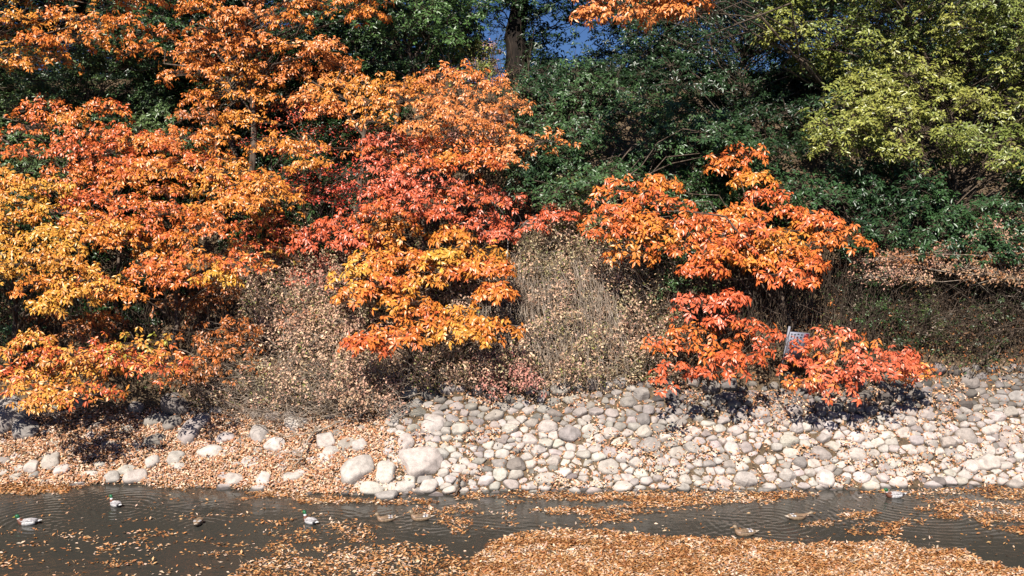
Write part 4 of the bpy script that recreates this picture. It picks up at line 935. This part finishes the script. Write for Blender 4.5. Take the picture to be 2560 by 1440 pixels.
def make_duck(X, Y, hd, sex, pose, scale, label):
    x, y = on_water(X, Y)
    # rows: x, z, half width, half height, colour
    if sex == 'm': HEAD, RING, BREAST, BODY, RUMP, TAIL = (.012, .12, .045), (.8, .8, .78), (.16, .06, .035), (.55, .53, .52), (.02, .02, .025), (.75, .74, .72)
    else: HEAD, RING, BREAST, BODY, RUMP, TAIL = (.30, .22, .14), (.26, .17, .10), (.28, .18, .11), (.24, .165, .10), (.25, .18, .12), (.55, .46, .36)
    body = [(-.30, .085, .008, .006, TAIL), (-.25, .075, .035, .015, TAIL), (-.20, .06, .06, .035, RUMP), (-.13, .045, .085, .06, BODY), (-.03, .035, .10, .078, BODY), (.07, .035, .095, .08, BODY), (.135, .05, .078, .068, BREAST)]
    if pose == 'reach': neck = [(.19, .075, .045, .04, BREAST), (.24, .095, .028, .027, RING), (.29, .11, .026, .026, HEAD), (.335, .12, .034, .034, HEAD), (.365, .122, .032, .031, HEAD), (.39, .118, .014, .014, HEAD)]; bl = ((.38, .115), (.445, .10))
    elif pose == 'dabble': neck = [(.18, .05, .05, .045, BREAST), (.22, .02, .032, .03, RING), (.25, -.01, .03, .03, HEAD), (.27, -.045, .03, .03, HEAD), (.28, -.07, .012, .012, HEAD)]; bl = ((.278, -.06), (.29, -.12))
    else:
        e = .03 if pose == 'away' else 0
        neck = [(.168, .085, .056, .048, BREAST), (.183, .115, .040, .038, BREAST), (.188, .128 + e * .5, .036, .036, RING), (.192, .142 + e, .035, .036, HEAD), (.204, .168 + e, .041, .043, HEAD), (.228, .178 + e, .039, .040, HEAD), (.257, .170 + e, .018, .020, HEAD)]; bl = ((.248, .170 + e), (.315, .150 + e))
    R = body + neck
    A = spl([r[:4] for r in R], 34); cidx = np.clip(np.round(np.linspace(0, len(R) - 1, 34)).astype(int), 0, len(R) - 1)
    cols = [R[i][4] for i in cidx]
    h = math.radians(hd); Rm = np.array([[math.cos(h), -math.sin(h), 0], [math.sin(h), math.cos(h), 0], [0, 0, 1]])
    nm = 'mallard_drake' if sex == 'm' else 'mallard_hen'
    t = empty(nm, (float(x), float(y), 0.0)); tag(t, label, 'duck', 'ducks on the water')
    def put(name, V, F, mat, col=None): return mesh_obj(name, (V * scale) @ Rm.T + np.array([x, y, 0]), F, mat, t, col=col, smooth=True)
    V, F, K = loft(np.stack([A[:, 0], np.zeros(34), A[:, 1] + .012], -1), np.abs(A[:, 2]), np.abs(A[:, 3]), cols)
    put('body', V, F, M_FEATH, K)
    # bill: flattened, widening at the tip
    (x0, z0), (x1, z1) = bl; tt = np.linspace(0, 1, 6)
    bp = np.stack([x0 + (x1 - x0) * tt, np.zeros(6), z0 + (z1 - z0) * tt + .012], -1)
    V, F, K = loft(bp, [.012, .012, .013, .015, .014, .004], [.012, .009, .006, .005, .004, .002], [(0, 0, 0)] * 6, 8)
    put('bill', V, F, M_BILLY if sex == 'm' else M_BILLO)
    if pose != 'dabble':
        for s in (1, -1):
            ex = np.array([x0 - .012, s * .030, z0 + .026]); a = np.linspace(0, 2 * math.pi, 7)[:-1]
            V, F, K = loft(ex + np.stack([np.linspace(-.004, .004, 4), np.zeros(4), np.zeros(4)], -1), [.001, .004, .004, .001], [.001, .004, .004, .001], [(0, 0, 0)] * 4, 6); put('eye', V, F, M_EYE)
    # folded wings, with the pale bars
    for s in (1, -1):
        k = 12; tt = np.linspace(0, 1, k); wx = .115 - .35 * tt; wy = s * (.070 - .045 * tt ** 1.6); wz = .088 + .012 * np.sin(tt * 3) + .006 * tt
        wc = []
        for q in tt:
            if sex == 'm': wc.append((.42, .40, .40) if q < .62 else (.30, .29, .30) if q < .85 else (.10, .09, .09))
            else: wc.append((.20, .13, .08) if q < .5 else (.75, .72, .66) if q < .6 else (.03, .04, .12) if q < .7 else (.7, .66, .6) if q < .78 else (.22, .15, .09))
        V, F, K = loft(np.stack([wx, wy, wz], -1), .040 * np.sin(np.clip(tt * .93 + .07, 0, 1) * math.pi) ** .6 + .003, .018 * np.sin(np.clip(tt * .93 + .07, 0, 1) * math.pi) ** .6 + .002, wc, 10)
        put('wing', V, F, M_FEATH, K)
for d in DUCKS: make_duck(*d[:5], d[5] * .8, d[6])

# ---------------------------------------------------------------- notice board, dead wood, trunks
def box(name, cen, ex, ey, ez, mat, parent):
    V = np.array([cen + a * ex + b * ey + c * ez for a in (-1, 1) for b in (-1, 1) for c in (-1, 1)])
    F = np.array([(0, 1, 3, 2), (4, 6, 7, 5), (0, 4, 5, 1), (2, 3, 7, 6), (0, 2, 6, 4), (1, 5, 7, 3)])
    return mesh_obj(name, V, F, mat, parent)
M_BOARD = plain('grey_board', (.20, .21, .26), .6); M_POST = plain('grey_post', (.24, .24, .27), .6); M_INK = plain('ink', (.02, .02, .03), .6); M_REDP = plain('dark_red_panel', (.14, .012, .03), .5)
bc = at(1992, 866, .8)[0]
bt = empty('notice_board', tuple(bc + np.array([-.3, .15, -.6]))); tag(bt, 'weathered grey notice board with columns of dark writing behind the coral pink shrub', 'sign')
ax = norm(np.array([1., .25, -.10])); az = norm(np.array([.10, -.12, 1.])); ay = np.cross(az, ax); az = np.cross(ax, ay)
bw, bh = .24, .32
box('board', bc, ax * bw, ay * .012, az * bh, M_BOARD, bt)
box('post', bc - ax * (bw + .03) + az * -.12, ax * .02, ay * .02, az * .56, M_POST, bt)
box('red_panel', bc + ax * .17 + az * .24 - ay * .016, ax * .055, ay * .002, az * .065, M_REDP, bt)
rb = random.Random(4); VV = []; FF = []
for ci, cx in enumerate((-.19, -.11, -.03, .05)):
    zz = .27
    while zz > (-.05 if ci else -.1):
        for q in range(5):                       # brush strokes of an illegible character
            hor = rb.random() < .6; l = rb.uniform(.012, .024); t_ = .0045
            c = bc + ax * (cx + rb.uniform(-.012, .012)) + az * (zz + rb.uniform(-.014, .014)) - ay * .0155
            e = ax * l if hor else ax * t_; f = az * t_ if hor else az * l
            b0 = len(VV) ; VV += [c - e - f, c + e - f, c + e + f, c - e + f]; FF.append((b0, b0 + 1, b0 + 2, b0 + 3))
        zz -= .062
mesh_obj('lettering', np.array(VV), np.array(FF), M_INK, bt)

def dead_branch(label, pts, r, seed, twigs=10, name='dead_branch', mat=None):
    rg = np.random.default_rng(seed); P = spl(np.array(pts), 16); P[1:-1] += rg.normal(size=(14, 3)) * .012
    parts = [tubes(P[None], np.linspace(r, r * .3, 16)[None], 6)]
    if twigs:
        i = rg.integers(2, 15, twigs); A = P[i]; B = A + rg.normal(size=(twigs, 3)) * np.array([.3, .1, .22])
        B[:, 2] = np.maximum(B[:, 2], zf(B[:, 0], B[:, 1]) + .08)
        parts.append(tubes(limb_paths(A, B, rg, 5, .1, .06), (r * .4) * np.linspace(1, .3, 5)[None] * np.ones((twigs, 1)), 4))
    V, F = join(parts); o = mesh_obj(name, V, F, mat or M_TWIG, loc=tuple(P[0]), smooth=True); tag(o, label, 'branch'); return o
def pp(*l): return [at(a, b, o)[0] for a, b, o in l]
dead_branch('forked grey dead branch lying over the stones left of the upright pale stone', pp((800, 1065, .25), (770, 1100, .3), (755, 1140, .3), (730, 1170, .22)), .03, 1, 16)
dead_branch('long thin dead branch crossing the leaves under the grey twig tangle', pp((860, 1050, .25), (800, 1075, .3), (720, 1090, .3), (640, 1060, .3)), .022, 2, 16)
dead_branch('bare branches sprawling under the low golden tree at the left', pp((220, 1010, .5), (150, 1030, .6), (90, 1035, .6), (20, 1020, .5)), .022, 3, 14)
dead_branch('dark stick standing out of the leaves at the waterline right of the triangular boulder', pp((1150, 1195, .12), (1146, 1210, .15), (1142, 1228, .18), (1136, 1240, .2)), .03, 4, 0, mat=M_BARK)
dead_branch('bare grey branch rising at the right edge from the shaded slope', pp((2490, 900, .2), (2520, 830, .4), (2550, 760, .6), (2570, 700, .7)), .02, 5, 8, mat=M_BARK)
dead_branch('fallen grey log slanting at the right edge above the stones', pp((2450, 910, .2), (2500, 860, .35), (2560, 820, .5), (2640, 790, .5)), .03, 6, 6, mat=M_BARK)
dead_branch('pale arching branch left of the leaning trunk under the lone orange tree', pp((1945, 705, .9), (1910, 695, .9), (1880, 710, .9), (1855, 740, .9)), .02, 7, 2, mat=M_PALE)
dead_branch('straight slim trunk standing in the shade right of the lone orange tree', pp((2125, 840, .1), (2127, 770, .2), (2124, 690, .4), (2120, 600, .5)), .05, 8, 0, mat=M_BARK)
dead_branch('leaning slim grey trunk in the shade below the withered pink tree', pp((2215, 790, .1), (2225, 750, .3), (2240, 700, .5), (2260, 650, .7)), .035, 9, 3, mat=M_PALE)
dead_branch('slanting dark trunk visible between orange sprays at the left', pp((430, 500, 1.0), (390, 470, 1.4), (350, 440, 1.6), (310, 400, 1.7)), .05, 10, 4, mat=M_BARK)

dead_branch('slim dark sapling in the shade below the left end of the withered pink branch', pp((2180, 860, .1), (2185, 800, .2), (2200, 720, .4), (2195, 640, .6)), .022, 11, 3, mat=M_BARK)
dead_branch('thin crooked grey stem standing right of the leaning slim grey trunk', pp((2290, 830, .1), (2300, 770, .3), (2290, 720, .5), (2310, 650, .7)), .02, 12, 3, mat=M_PALE)
dead_branch('long bare twig arching over the dark shade right of the lone orange tree', pp((2110, 590, 1.2), (2160, 600, 1.2), (2210, 630, 1.2), (2240, 660, 1.2)), .012, 13, 2, mat=M_PALE)
